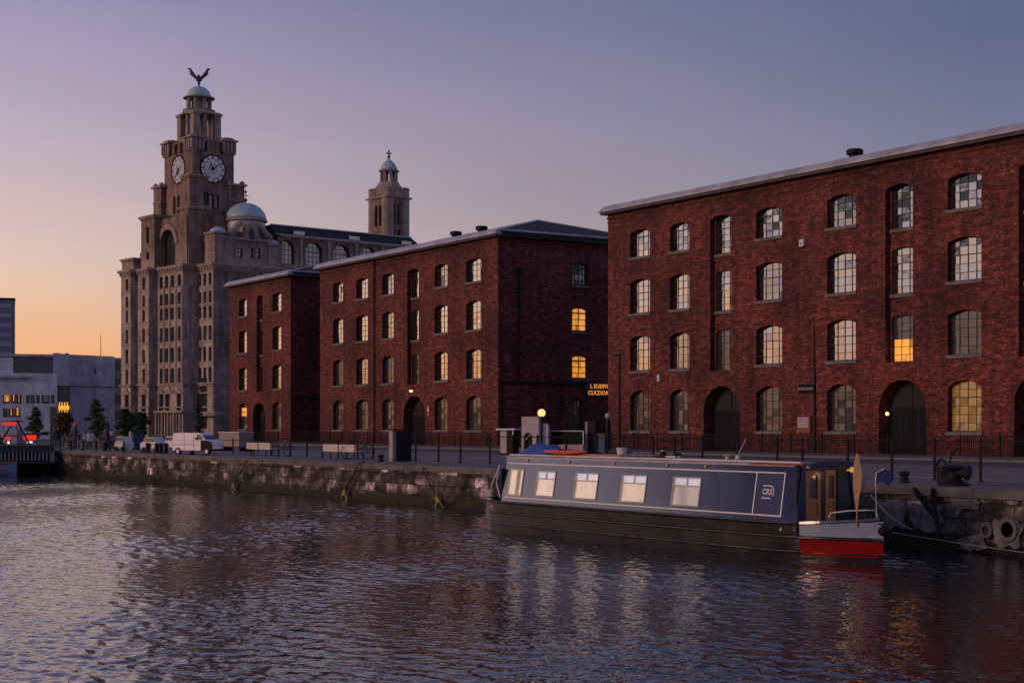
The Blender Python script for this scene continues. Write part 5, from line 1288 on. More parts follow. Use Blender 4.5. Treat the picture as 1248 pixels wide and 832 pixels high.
# thin poles and signs
mb = MB(); X_ = XY(755, 61.6); 
t = thing('street_pole', 'thin black pole with side bracket at the left corner of the right warehouse', 'pole', (X_, 61.6, G)); mb.cyl((0, 0, 0), (0, 0, 6.4), .09, .07, 8); mb.build('shaft', BLACKM, t); mb = MB(); mb.tube([(0, 0, 6.3), (-.5, 0, 6.35), (-.8, 0, 6.3)], .04, 5); mb.box(-.06, .5, -.04, .04, 1.1, 3.9) if False else mb.box(.07, .45, -.03, .03, 3.6, 3.68); mb.build('bracket', BLACKM, t)
X_ = XY(993, 60.6); d = depth_of(X_, 60.6)
t = thing('sign_post', 'tall thin black post carrying a black name sign before the right warehouse', 'sign post', (X_, 60.6, G)); mb = MB(); mb.cyl((0, 0, 0), (0, 0, 4.4), .10, .08, 8); mb.cyl((0, 0, 4.4), (-.05, 0, 7.2), .07, .03, 8); mb.build('shaft', BLACKM, t)
mb = MB(); zs2 = zpx(473.5, d) - G; mb.bevbox(-1.15, .1, -.14, -.06, zs2 - .24, zs2 + .24, .02); s_ = mb.build('sign_board', mat('sign_black', (.006, .006, .010), .8, spec=.15), t)
text('EDRIGRARK', .23, basis((-.55, -.146, zs2), (1, 0, 0), (0, 0, 1), (0, -1, 0)), TXG, s_)
X_ = XY(980, 62.9); d = depth_of(X_, 62.9)
t = thing('notice_board', 'white printed notice on a brown board screwed to the right warehouse wall', 'notice board', (X_, 62.9, zpx(527, d)))
mb = MB(); mb.bevbox(-.55, .55, -.06, .08, 0, .92, .01); mb.build('backing', mat('brown_board', (.20, .06, .035), .6), t)
mb = MB(); mb.box(-.45, .42, -.075, -.062, .30, .88); pp = mb.build('notice', mat('notice_paper', (.42, .38, .42), .7), t)
text('HARBOUR WALK\nDOCK AREA\nNO MOORING', .15, basis((0, -.077, .59), (1, 0, 0), (0, 0, 1), (0, -1, 0)), mat('ink', (.12, .04, .06), .7), pp, 'lettering', .001)
for (px, py, w_, h_, lb) in ((978, 296, .36, .42, 'square pale grey alarm box high on the right warehouse'), (803.5, 460.5, .22, .42, 'small white alarm box low on the right warehouse')):
    X_ = XY(px, 62.9); d = depth_of(X_, 62.9); t = thing('alarm_box', lb, 'alarm box', (X_, 62.9, zpx(py, d))); mb = MB(); mb.bevbox(-w_ / 2, w_ / 2, -.12, .1, -h_ / 2, h_ / 2, .02); mb.build('casing', WHITE, t); mb = MB(); [mb.box(-w_ / 4, w_ / 4, -.13, -.121, -h_ / 4 + k_ * .05, -h_ / 4 + k_ * .05 + .02) for k_ in range(3)]; mb.build('vent_slots', BLACKM, t)
X_ = XY(522.5, 62.9); d = depth_of(X_, 62.9); t = thing('wall_plaque', 'small red plaque on the brick right of the middle warehouse door', 'plaque', (X_, 62.9, zpx(500, d))); mb = MB(); mb.bevbox(-.16, .16, -.05, .1, -.4, .4, .01); mb.build('plate', mat('plaque_red', (.5, .10, .08), .5), t); mb = MB(); mb.box(-.1, .1, -.06, -.051, -.05, .2); mb.build('inset', WHITE, t)
# lamps (real light, as in the photograph)
def emat(name, c, s_): return mat(name, tuple(q_ * .25 for q_ in c), .5, emit=c, es=s_)
def lamp_light(loc, e, col, r_=.1):
    l = bpy.data.lights.new('lamp_light', 'POINT'); l.energy = e; l.color = col; l.shadow_soft_size = r_; o = bpy.data.objects.new('lamp_light', l); COL.objects.link(o); return o
X_ = XY(503.5, 62.8); d = depth_of(X_, 62.8); zL = zpx(476, d)
t = thing('wall_lamp', 'lit lamp on the wall above the arched door of the middle warehouse', 'wall lamp', (X_, 62.6, zL)); mb = MB(); mb.tube([(0, .4, .2), (0, .1, .25), (0, 0, .12)], .03, 6); mb.lathe([(.05, .14), (.2, .08), (.22, .05)], 0, 0, 12); mb.build('bracket', BLACKM, t); mb = MB(); mb.sphere((0, 0, 0), .13); mb.build('bulb', emat('warm_bulb', (1, .55, .22), 3.5), t, smooth=True)
l = lamp_light((0, -.25, -.12), 60, (1, .5, .2)); l.parent = t
X_ = XY(1078, 63.3); d = depth_of(X_, 63.3); t = thing('wall_lamp', 'small lit lamp inside the right arched doorway of the right warehouse', 'wall lamp', (X_ + .05, 63.4, zpx(504, d))); mb = MB(); mb.box(-.12, -.02, -.06, .06, -.12, .12); mb.build('bracket', BLACKM, t); mb = MB(); mb.sphere((.05, 0, 0), .10); mb.build('bulb', emat('warm_bulb2', (1, .55, .2), 3), t, smooth=True)
l = lamp_light((.2, -.1, 0), 10, (1, .66, .35)); l.parent = t
dG = 95; gx_, gy_ = at_depth(660, dG)
t = thing('globe_lamp', 'lit yellow globe lamp on a dark post before the middle warehouse gable', 'street lamp', (gx_, gy_, G)); mb = MB(); mb.cyl((0, 0, 0), (0, 0, zpx(507, dG) - G), .05, .04, 8); mb.build('post', BLACKM, t)
zl_ = zpx(503, dG) - G; mb = MB(); mb.sphere((0, 0, zl_), .24, 20, 12); mb.build('globe', emat('lit_globe', (1, .60, .22), 1.3), t, smooth=True); l = lamp_light((0, 0, zl_), 40, (1, .7, .3), .25); l.parent = t
mb = MB(); mb.lathe([(.1, zl_ - .3), (.14, zl_ - .24), (.12, zl_ - .2)], 0, 0, 10); mb.build('collar', BLACKM, t)
gx_, gy_ = at_depth(741, dG + 2); t = thing('globe_lamp', 'unlit pale globe lamp on a dark post at the corner of the right warehouse', 'street lamp', (gx_, gy_, G)); mb = MB(); mb.cyl((0, 0, 0), (0, 0, zpx(510, dG) - G), .16, .14, 8); mb.build('post', BLACKM, t); mb = MB(); mb.sphere((0, 0, zpx(506.5, dG) - G), .18, 16, 10); mb.build('globe', mat('milk_globe', (.35, .42, .55), .3), t, smooth=True)
# lit sign on the gable wall
t = thing('lit_sign', 'lit amber lettered sign on the dark gable of the middle warehouse', 'sign', (MX0 + MW, BY, G))
def yside(px): return along(px, (MX0 + MW, BY), (0, 1))
ya_, yb_ = yside(714.5), yside(749); dS = depth_of(MX0 + MW, BY + ya_); zS0, zS1 = zpx(483.2, dS) - G, zpx(466.2, dS) - G
mb = MB(); mb.box(.02, .16, ya_ - .05, yb_ + .1, zS0, zS1); mb.build('sign_board', mat('sign_backing', (.03, .012, .006), .5), t)
LTX = emat('lit_letters', (1, .34, .04), .85)
hS = (zS1 - zS0)
text('L EUEIFIGHTI', hS * .42, basis((.17, (ya_ + yb_) / 2 + .2, zS0 + hS * .74), (0, 1, 0), (0, 0, 1), (1, 0, 0)), LTX, t, 'lettering', .004, bold=.006)
text('CUCDDAHIMIN', hS * .42, basis((.17, (ya_ + yb_) / 2 + .3, zS0 + hS * .27), (0, 1, 0), (0, 0, 1), (1, 0, 0)), LTX, t, 'lettering', .004, bold=.006)
# gateway cluster between the warehouses, behind the boat
gl_ = lambda px, d=92: at_depth(px, d)
def placed(name, label, cat, px, d, group=None): x, y = at_depth(px, d); return thing(name, label, cat, (x, y, G), math.atan2(RGT.y, RGT.x) - R(24), group)
mpx = lambda p, d: p * d / F
PST = mat('pale_render', (.46, .39, .37), .7, var=.2, vscale=1.5)
d = 88; t = placed('ticket_kiosk', 'small white kiosk with a flat overhanging roof behind the left end of the boat', 'kiosk', 621, d)
hk = zpx(524, d) - G
mb = MB(); mb.bevbox(-.42, -.02, -.35, .35, .1, hk, .01); mb.build('panel', PST, t); mb = MB(); mb.box(-.02, .42, -.33, .33, .1, hk - .01); mb.box(-.5, .5, -.4, .4, 0, .1); mb.build('body', BLACKM, t); mb = MB(); mb.bevbox(-.62, .55, -.5, .5, hk, hk + .1, .01); mb.build('roof', WHITE, t); mb = MB(); mb.box(.34, .40, -.38, -.34, .1, hk - .02); mb.build('corner_post', WHITE, t)
d = 92; t = placed('arched_screen', 'pale rendered wall slab with an arched cut-out left of the lit globe lamp', 'screen wall', 646, d); hs_ = zpx(507.5, d) - G
mb = MB(); wall(mb, -.55, .55, 0, hs_, [(-.42, .15, .0, .95, .28)], lambda u, z, dd: (u, dd, z), .3); mb.quad((.55, 0, 0), (.55, .3, 0), (.55, .3, hs_), (.55, 0, hs_)); mb.quad((-.55, 0, hs_), (.55, 0, hs_), (.55, .3, hs_), (-.55, .3, hs_)); mb.quad((-.55, 0, 0), (-.55, .3, 0), (-.55, .3, hs_), (-.55, 0, hs_)); mb.build('slab', PST, t)
mb = MB(); mb.box(-.43, .16, .2, .26, 0, 1.25); mb.build('dark_infill', INTER, t); mb = MB(); mb.tube([(-.35, .1, .8), (.0, .1, 1.15)], .03, 5); mb.build('brace', WHITE, t)
t = placed('gate_pier', 'narrow white tapered gate pier right of the globe lamp', 'gate pier', 664.5, d); hs_ = zpx(516, d) - G; mb = MB(); mb.prism([(-.16, 0), (.16, 0), (.16, hs_ - .15), (.05, hs_), (-.16, hs_ + .02)], 0, .3); mb.build('shaft', WHITE, t); mb = MB(); mb.box(-.2, .2, -.04, .34, 0, .12); mb.build('plinth', PST, t)
t = placed('gate_wall', 'low stone wall topped by a dark barred panel between two gate piers', 'low wall', 690.5, d); ww = mpx(21.5, d)
mb = MB(); mb.bevbox(-ww, ww, 0, .35, 0, zpx(541.5, d) - G, .02); mb.build('stone_base', PKST, t); hr = zpx(524.5, d) - G; hb = zpx(541.5, d) - G
mb = MB(); mb.box(-ww, ww, .1, .18, hr - .05, hr); mb.box(ww - .06, ww, .1, .18, hb, hr); mb.build('rail', WHITE, t); mb = MB(); [mb.box(-ww + .1 + i * .11, -ww + .16 + i * .11, .12, .15, hb, hr - .05) for i in range(int((2 * ww - .15) / .11))]; mb.box(-ww, ww, .2, .22, hb, hr - .06); mb.build('barred_panel', BLACKM, t)
t = placed('gate_pier', 'tall gate pier with stone front and black cabinet left of the blue bin', 'gate pier', 719.5, d); hs_ = zpx(513.5, d) - G; mb = MB(); mb.bevbox(-.33, -.18, 0, .5, 0, hs_, .01); mb.build('stone_face', PKST, t); mb = MB(); mb.bevbox(-.179, .33, 0, .5, 0, hs_ - .02, .01); mb.box(-.2, .36, -.04, .54, hs_ - .02, hs_ + .04); mb.build('cabinet', BLACKM, t)
t = placed('wheeled_bin', 'blue wheeled bin standing between the gate pier and the right warehouse', 'bin', 734, d); mb = MB(); mb.add([(-.2, -.2, .08), (.2, -.2, .08), (.2, .2, .08), (-.2, .2, .08), (-.26, -.26, 1.1), (.26, -.26, 1.1), (.26, .26, 1.1), (-.26, .26, 1.1)], [(0, 1, 2, 3), (4, 5, 6, 7), (0, 1, 5, 4), (1, 2, 6, 5), (2, 3, 7, 6), (3, 0, 4, 7)]); mb.build('body', mat('bin_blue', (.05, .09, .15), .5, var=.2), t); mb = MB(); mb.prism([(-.28, 1.1), (.28, 1.1), (.24, 1.18), (-.2, 1.2)], -.28, .28); mb.build('lid', NVC, t)
for s_ in (-1, 1): mb = MB(); mb.cyl((s_ * .2, .2, .09), (s_ * .26, .2, .09), .09, n=12); mb.build('wheel', BLACKM, t)
# ropes with yellow ladder markers on the quay wall
YEL = mat('yellow_paint', (.34, .22, .01), .5, var=.3, vscale=6)
for (px0, py0, px1_, py1, lb, s_) in ((300, 562, 286, 590, 'leftmost wall rope with a yellow marker hanging into the dock', 1), (438, 560, 421, 598, 'middle wall rope with a yellow marker, below the right bench', 1), (516, 571, 535, 606, 'rightmost wall rope with a splayed yellow marker, left of the boat', -1)):
    Xa, Xb_ = XY(px0, 31.25), XY(px1_, 31.2); da, db = depth_of(Xa, 31.25), depth_of(Xb_, 31.2)
    A_ = Vector((Xa, 31.22, min(G - .03, zpx(py0, da)))); B_ = Vector((Xb_, 31.15, zpx(py1, db)))
    t = thing('rope_marker', lb, 'marker', A_, group='yellow rope markers on the quay wall')
    D_ = B_ - A_; mb = MB(); mb.tube([(0, .3, .06), (0, 0, .03)] + [tuple(D_ * (i / 8) + Vector((.08 * s_ * math.sin(math.pi * i / 8), 0, -.0))) for i in range(1, 9)], .03, 6); mb.build('rope', BLACKM, t)
    mb = MB(); mb.add([tuple(D_ + Vector(q)) for q in ((-.26 * s_, -.05, -.20), (.12 * s_, -.05, .14), (.13 * s_, -.05, -.17), (-.26 * s_, .02, -.20), (.12 * s_, .02, .14), (.13 * s_, .02, -.17))], [(0, 1, 2), (5, 4, 3), (0, 3, 4, 1), (1, 4, 5, 2), (2, 5, 3, 0)]); mb.build('yellow_plate', YEL, t)
    mb = MB(); mb.tube([tuple(D_), tuple(D_ + Vector((-.42 * s_, 0, -.4)))], .015, 4); mb.tube([tuple(D_), tuple(D_ + Vector((.3 * s_, 0, -.5)))], .03, 4); mb.build('tail', ROPE, t)

# ------------------------------------------------------------------ far left: museum, offices, trees, vehicles, people
def fbox(px0, px1_, dp0, py_top, dpth, yaw=0):
    pass
CONC = stone_mat('pale_cladding', (.60, .60, .68), (.55, .55, .63), 2.6, 1.5, .22)
CONC2 = stone_mat('grey_cladding', (.40, .38, .45), (.37, .35, .42), 3.4, 2.4, .22)
BAND = mat('dark_glazing', (.05, .06, .09), .2, var=.2)
VR = math.atan2(RGT.y, RGT.x)
def slab(mb, px0, px1_, py0, py1, d, dy=0, th=10): w0, w1 = mpx(px0 - 100, d), mpx(px1_ - 100, d); mb.box(w0, w1, dy, dy + th, max(0, E + (520 - py1) / F * d), E + (520 - py0) / F * d)
dM = 205; bx0, by0 = at_depth(100, dM)
mus = thing('museum_building', 'modern pale grey museum with an angular windowless block, behind the crowd', 'museum', (bx0, by0, G), VR + R(15))
def lat(px): return (px - 100) / F * dM * .94
def hz_(py): return E + (520 - py) / F * dM
mb = MB(); mb.prism([(lat(85), hz_(470.5)), (lat(141), hz_(471.5)), (lat(141), 0), (lat(85), 0)], 0, 14); mb.prism([(lat(84), hz_(432)), (lat(141), hz_(434)), (lat(141), hz_(471)), (lat(84), hz_(470))], -.25, 14)
mb.build('block', CONC2, mus)
mb = MB(); mb.add([(lat(64), -1.5, hz_(470)), (lat(84) - .01, -.26, hz_(470)), (lat(84) - .01, -.26, hz_(432)), (lat(64), -1.5, hz_(431)), (lat(64), 13, hz_(470)), (lat(84) - .01, 13, hz_(470)), (lat(84) - .01, 13, hz_(432)), (lat(64), 13, hz_(431))], [(0, 1, 2, 3), (4, 7, 6, 5), (0, 3, 7, 4), (3, 2, 6, 7), (0, 4, 5, 1)]); mb.build('angled_bay', mat('warm_grey_cladding', (.40, .37, .41), .6, var=.1, vscale=.3), mus)
mb = MB(); mb.box(lat(70), lat(84.5), .6, 12, 0, hz_(470)); mb.build('glazed_recess', BAND, mus)
mb = MB(); mb.quad((lat(70.5), .55, hz_(499)), (lat(84), .55, hz_(499)), (lat(84), .55, hz_(494)), (lat(70.5), .55, hz_(494))); 
for q in range(4): mb.quad((lat(71 + q * 3.3), .54, hz_(503)), (lat(72.5 + q * 3.3), .54, hz_(503)), (lat(72.5 + q * 3.3), .54, hz_(490)), (lat(71 + q * 3.3), .54, hz_(490)))
mb.build('lit_interior', emat('amber_interior', (1, .48, .06), .9), mus)
mb = MB(); mb.box(lat(115.6), lat(117.4), -.33, -.26, hz_(455), hz_(448)); mb.build('sign_panel', BLACKM, mus)
mb = MB(); mb.tube([(lat(123.5), 4, hz_(434)), (lat(123.5), 4, hz_(404))], [.06, .03], 5); mb.build('mast', FRAME, mus)
mb = MB()
for q in (68, 80): mb.box(lat(q) - .15, lat(q) + .3, 2, 2.6, hz_(431.5), hz_(429.5))
mb.build('roof_vent', BLACKM, mus)
# white wing with rows of windows
wing = thing('gallery_wing', 'white low gallery with two rows of windows, some lit amber, at the far left', 'gallery', (bx0, by0, G), VR + R(15))
MWg = lambda u, z, dd: (u, -3 + dd, z); wop = []
lit = []
for (a_, b_, y0, y1, l_) in ((4, 13, 492, 481.5, 1), (14, 19.5, 492, 481.5, 1), (20, 26, 492, 481.5, 1), (32, 36.5, 492, 482, 0), (37.5, 42.5, 492, 482, 0), (44, 48.5, 492, 482, 0), (50.5, 60.5, 492, 482, 0), (62, 66.5, 492, 482, 0), (4, 9.5, 508.5, 498, 0), (10.5, 17, 508.5, 498, 1), (17.8, 25, 508.5, 498, 1)):
    wop.append((lat(a_), lat(b_), hz_(y0), hz_(y1), 0)); lit.append(l_)
mb = MB(); wall(mb, lat(-30), lat(69.5), 0, hz_(456), wop, MWg, .35); mb.quad((lat(69.5), -3, 0), (lat(69.5), 10, 0), (lat(69.5), 10, hz_(456)), (lat(69.5), -3, hz_(456))); mb.quad((lat(-30), -3, hz_(456)), (lat(69.5), -3, hz_(456)), (lat(69.5), 10, hz_(456)), (lat(-30), 10, hz_(456))); mb.build('wall', CONC, wing)
for o, l_ in zip(wop, lit): window(wing, o, MWg, d=.2, nx=3, nz=1, glass=LIT2 if l_ else GLASS_D, sill=False, arch=False, bar=.10)
mb = MB(); mb.box(lat(16), lat(63), -1.5, 9, hz_(456) , hz_(436)); mb.build('glazed_storey', BAND, wing); mb = MB(); mb.box(lat(-20), lat(64), -2.2, 9.5, hz_(436), hz_(433)); mb.box(lat(-30), lat(39), -3.4, -3.01, hz_(462), hz_(459.5)); mb.build('roof_slab', CONC2, wing)
mb = MB(); mb.box(lat(-30), lat(16), -2.4, 8, hz_(456), hz_(437)); mb.build('parapet', CONC, wing)
mb = MB(); mb.box(lat(61), lat(69), -3.08, -3.01, hz_(545), hz_(496)); mb.build('side_glazing', BAND, wing)
dT = 420; tx_, ty_ = at_depth(0, dT); tw = thing('office_tower', 'distant blue grey office tower with banded storeys at the left edge', 'office tower', (tx_, ty_, G), VR + R(18))
wT = 17.5 / F * dT; hT = E + (520 - 365) / F * dT
mb = MB(); mb.box(-12, wT, 0, 14, 0, hT); mb.build('wall', mat('tower_cladding', (.13, .15, .21), .5), tw); mb = MB()
for q in range(16): mb.box(-11.9, wT - 1.0, -.12, -.01, hT - 2.2 - q * 2.6, hT - 1.1 - q * 2.6)
mb.build('window_bands', mat('tower_band', (.24, .26, .33), .3), tw); mb = MB(); mb.box(-12.1, wT + .1, -.2, 14.1, hT, hT + .5); mb.build('parapet', BLACKM, tw)
d5 = 300; x5, y5 = at_depth(146, d5); ob = thing('office_block', 'dark office block glimpsed between the museum and the clock tower building', 'office block', (x5, y5, G), VR + R(14))
mb = MB(); mb.box(-2.4, 3, 0, 12, 0, E + (520 - 436) / F * d5); mb.build('wall', mat('block_cladding', (.17, .18, .22), .6, var=.2), ob); mb = MB(); [mb.box(-2.3, 2.9, -.1, -.01, 3 + q * 3.2, 4.6 + q * 3.2) for q in range(4)]; mb.build('window_bands', BAND, ob)

LEAF = mat('conifer_needles', (.075, .12, .040), .8, dirt=(.028, .052, .018), vscale=2.5)
LEAF2 = mat('amber_lit_leaves', (.20, .10, .012), .8, dirt=(.05, .04, .01), vscale=1.5)  # orange light falling on the small tree, painted into its leaf colour
BARK = mat('bark', (.06, .045, .035), .9, var=.4, vscale=6, bump=.5, bscale=20)
def conifer(px, d, py_top, py_bot, wpx, label, leaf=LEAF, seed=1, shape='cone'):
    x, y = at_depth(px, d); t = thing('street_tree', label, 'tree', (x, y, G), group='young trees along the far quay'); r_ = random.Random(seed)
    h = zpx(py_top, d) - G; hb = max(.5, zpx(py_bot, d) - G); wr = wpx / 2 / F * d
    mb = MB(); mb.tube([(0, 0, 0), (.03, 0, h * .4), (-.02, .02, h * .97)], [.09, .06, .02], 7)
    nb = 34; tips = []
    for i in range(nb):
        f = i / nb; z = hb + (h - hb) * (f ** .9); an = i * 2.4 + r_.uniform(-.3, .3)
        rad = wr * ((1 - f) ** .75 if shape == 'cone' else math.sin(math.pi * (f * .85 + .12)) ** .6) * r_.uniform(.45, 1.3) + .06
        e_ = (math.cos(an) * rad, math.sin(an) * rad, z + rad * (.12 if shape == 'cone' else .35) - .05); mb.tube([(0, 0, z), e_], [.022, .006], 4); tips.append((z, e_, rad))
    mb.build('trunk', BARK, t)
    mb = MB()
    for z, e_, rad in tips:
        for q in range(int(40 + 90 * rad / wr)):
            s_ = r_.random() ** .6; c = Vector((e_[0] * s_, e_[1] * s_, z + (e_[2] - z) * s_)) + Vector((r_.gauss(0, .055), r_.gauss(0, .055), r_.gauss(0, .045))) * (1 + wr * .5)
            a = Vector((r_.gauss(0, 1), r_.gauss(0, 1), r_.gauss(0, .6))).normalized(); b_ = a.orthogonal().normalized(); l_ = r_.uniform(.06, .13)
            mb.add([c - a * l_, c + b_ * l_ * .45, c + a * l_, c - b_ * l_ * .45], [(0, 1, 2, 3)])
    mb.build('crown', leaf, t); return t
conifer(43.5, 132, 496, 533, 27, 'dark conifer in front of the white gallery, leftmost of the quay trees', seed=1)
conifer(77, 134, 503, 530, 20, 'small tree, leaves coloured amber as if lit, before the lit glazed recess', LEAF2, 2, 'round')
conifer(117.5, 130, 487, 533, 32, 'tallest dark conifer, in front of the grey museum block', seed=3)
conifer(153, 132, 499, 532, 24, 'bushy dark green tree beside the blue cabinet pillar', seed=4, shape='round')
conifer(172, 136, 503, 533, 18, 'smaller bushy tree at the foot of the stone office block', seed=5, shape='round')
conifer(242, 150, 478, 532, 8, 'slim dark tree against the entrance of the stone office block', seed=6)

# white van and parked vehicles on the quay
def veh(d, px): x, y = at_depth(px, d); return (x, y, G)
vn = thing('parked_van', 'white panel van parked on the quay before the stone office block', 'van', veh(88, 241), VR - R(28))
s_ = F / 88 
Lv = 57 / s_ / 2 * 1.08
VW = mat('van_white', (.82, .74, .74), .35, var=.08, vscale=2, coat=.3)
mb = MB(); ol = [(-Lv, .22), (-Lv, .9), (-Lv + .07, 1.18), (-Lv + .2, 1.24), (.48, 1.24), (.62, 1.17), (.95, .86), (Lv - .1, .78), (Lv, .66), (Lv, .24)]
mb.prism(ol, -.5, .5); bd = mb.build('body', VW, vn); m_ = bd.modifiers.new('b', 'BEVEL'); m_.width = .04; m_.segments = 2; m_.limit_method = 'ANGLE'
mb = MB(); mb.prism([(.36, .86), (.36, 1.16), (.5, 1.16), (.60, 1.10), (.84, .86)], -.515, -.495); mb.build('side_window', BAND, vn)
mb = MB(); mb.add([(.66, -.42, 1.13), (.66, .42, 1.13), (.965, .46, .88), (.965, -.46, .88)], [(0, 1, 2, 3)]); mb.build('windscreen', BAND, vn)
mb = MB(); mb.prism([(.62, .24), (.62, .82), (.98, .83), (Lv - .08, .76), (Lv + .012, .6), (Lv + .012, .24)], -.512, -.49); mb.build('front_wing', mat('van_dark', (.02, .02, .03), .8, spec=.2), vn)
for x in (-Lv + .42, Lv - .38):
    mb = MB(); mb.cyl((x, -.53, .2), (x, -.38, .2), .2, n=18); wl = mb.build('wheel', BLACKM, vn); mb = MB(); mb.cyl((x, -.535, .2), (x, -.531, .2), .11, n=14); mb.build('hubcap', WHITE, wl)
mb = MB()
for x in (-.55, .12, .62): mb.box(x - .008, x + .008, -.506, -.501, .26, 1.14)
mb.box(-Lv + .05, .6, -.507, -.501, .80, .812); mb.build('door_seam', BLACKM, vn)
mb = MB(); mb.box(.05, .10, -.515, -.508, .70, .73); mb.build('door_handle', BLACKM, vn)
for y in (-.42, .42): mb = MB(); mb.bevbox(Lv - .02, Lv + .03, y - .09, y + .09, .48, .6, .01); mb.build('headlight', WHITE, vn)
mb = MB(); mb.bevbox(Lv - .03, Lv + .05, -.52, .52, .22, .34, .02); mb.build('bumper', BLACKM, vn)
mb = MB(); mb.box(.28, .40, -.58, -.51, .86, .98); mb.build('wing_mirror', BLACKM, vn); mb = MB(); mb.box(-Lv + .02, .3, -.508, -.501, .55, .6); mb.build('side_moulding', CONC2, vn)
mb = MB(); mb.box(-Lv - .01, -Lv + .03, -.5, -.42, .5, .75); mb.build('tail_light', ORNG, vn)
def car(px0, px1_, d, label, col, h=.95):
    w_ = (px1_ - px0) / F * d / 2; t = thing('parked_car', label, 'car', veh(d, (px0 + px1_) / 2), VR - R(28), 'parked vehicles beyond the quay edge')
    mb = MB(); mb.prism([(-w_, .2), (-w_, h * .62), (-w_ * .75, h * .68), (-w_ * .5, h), (w_ * .35, h), (w_ * .6, h * .68), (w_ * .96, h * .58), (w_, h * .3), (w_, .2)], -.45, .45); b_ = mb.build('body', mat('car_' + col[0], col[1], .35, coat=.3), t); m_ = b_.modifiers.new('b', 'BEVEL'); m_.width = .04; m_.segments = 2; m_.limit_method = 'ANGLE'
    mb = MB(); mb.prism([(-w_ * .68, h * .7), (-w_ * .47, h * .94), (w_ * .32, h * .94), (w_ * .52, h * .7)], -.462, -.44); mb.build('side_window', BAND, t)
    for x in (-w_ * .62, w_ * .62): mb = MB(); mb.cyl((x, -.47, .17), (x, -.36, .17), .17, n=14); mb.build('wheel', BLACKM, t)
    return t
car(173, 204, 96, 'low pale car right of the blue cabinet pillar', ('pale', (.55, .50, .50)))
car(200, 226, 104, 'white car half hidden behind the white van', ('white', (.7, .66, .64)))
car(143, 160, 100, 'pale car half hidden behind the blue cabinet pillar', ('cream', (.6, .55, .52)))
car(118, 142, 118, 'dark red car beyond the cafe tables', ('red', (.20, .03, .03)))

# people: one skinned body each, with hair and clothes
SKIN = mat('skin', (.42, .25, .18), .6); HAIR = mat('hair', (.03, .02, .015), .7)
def person(loc, rz, label, col, seated=False, arms=0, h=1.7):
    t = thing('person', label, 'person', loc, rz); s_ = h / 1.7
    dz = -.42 if seated else 0
    J = {'pel': (0, 0, .95 + dz), 'wst': (0, .0, 1.1 + dz), 'chs': (0, .01, 1.32 + dz), 'nck': (0, 0, 1.46 + dz), 'hd': (0, -.01, 1.56 + dz), 'top': (0, -.01, 1.65 + dz)}
    E_ = [('pel', 'wst'), ('wst', 'chs'), ('chs', 'nck'), ('nck', 'hd'), ('hd', 'top')]; rad = {'pel': .15, 'wst': .13, 'chs': .15, 'nck': .055, 'hd': .10, 'top': .075}
    for q, sg in (('l', -1), ('r', 1)):
        J['hip' + q] = (sg * .09, 0, .88 + dz)
        if seated: J['kn' + q] = (sg * .1, -.42, .5); J['an' + q] = (sg * .1, -.40, .1); J['ft' + q] = (sg * .1, -.54, .04)
        else: J['kn' + q] = (sg * .1, -.03 - .05 * sg, .48); J['an' + q] = (sg * .1, .02 + .06 * sg, .09); J['ft' + q] = (sg * .11, -.12 + .06 * sg, .04)
        J['sh' + q] = (sg * .17, 0, 1.40 + dz); J['el' + q] = (sg * .23, .02 - .04 * arms, 1.12 + dz); J['wr' + q] = (sg * (.22 - .06 * arms), -.06 - .2 * arms, .88 + dz + .18 * arms); J['hn' + q] = (sg * (.21 - .08 * arms), -.09 - .24 * arms, .80 + dz + .22 * arms)
        E_ += [('pel', 'hip' + q), ('hip' + q, 'kn' + q), ('kn' + q, 'an' + q), ('an' + q, 'ft' + q), ('chs', 'sh' + q), ('sh' + q, 'el' + q), ('el' + q, 'wr' + q), ('wr' + q, 'hn' + q)]
        for k_, v_ in (('hip', .10), ('kn', .065), ('an', .045), ('ft', .04), ('sh', .07), ('el', .045), ('wr', .03), ('hn', .04)): rad[k_ + q] = v_
    ks = list(J); me = bpy.data.meshes.new('body'); me.from_pydata([tuple(c * s_ for c in J[k_]) for k_ in ks], [(ks.index(a), ks.index(b_)) for a, b_ in E_], [])
    o = bpy.data.objects.new('body', me); COL.objects.link(o); o.parent = t
    sk = o.modifiers.new('skin', 'SKIN'); lay = me.skin_vertices[0].data if me.skin_vertices else None
    if lay is None:
        import bmesh
        bm = bmesh.new(); bm.from_mesh(me); bm.verts.layers.skin.verify(); bm.to_mesh(me); bm.free(); lay = me.skin_vertices[0].data
    for i, k_ in enumerate(ks): lay[i].radius = (rad[k_] * s_,) * 2; lay[i].use_root = (k_ == 'pel')
    ss = o.modifiers.new('s', 'SUBSURF'); ss.levels = ss.render_levels = 1
    dg = bpy.context.evaluated_depsgraph_get(); m2 = bpy.data.meshes.new_from_object(o.evaluated_get(dg)); o.modifiers.clear(); o.data = m2
    m2.materials.clear(); m2.materials.append(mat('cloth_%d_%d_%d' % tuple(int(c * 100) for c in col), col, .8)); m2.materials.append(SKIN); m2.materials.append(mat('trousers', (.02, .025, .04), .8))
    for p in m2.polygons: z = p.center.z / s_; p.material_index = 1 if z > 1.47 + dz else (2 if (z < .9 + dz) and abs(p.center.x) < .17 * s_ else 0); p.use_smooth = True
    mb = MB(); mb.sphere((0, .018 * s_, (1.60 + dz) * s_), .105 * s_, 10, 8, (.95, 1, 1.05)); hr_ = mb.build('hair', HAIR, t, smooth=True)
    return t
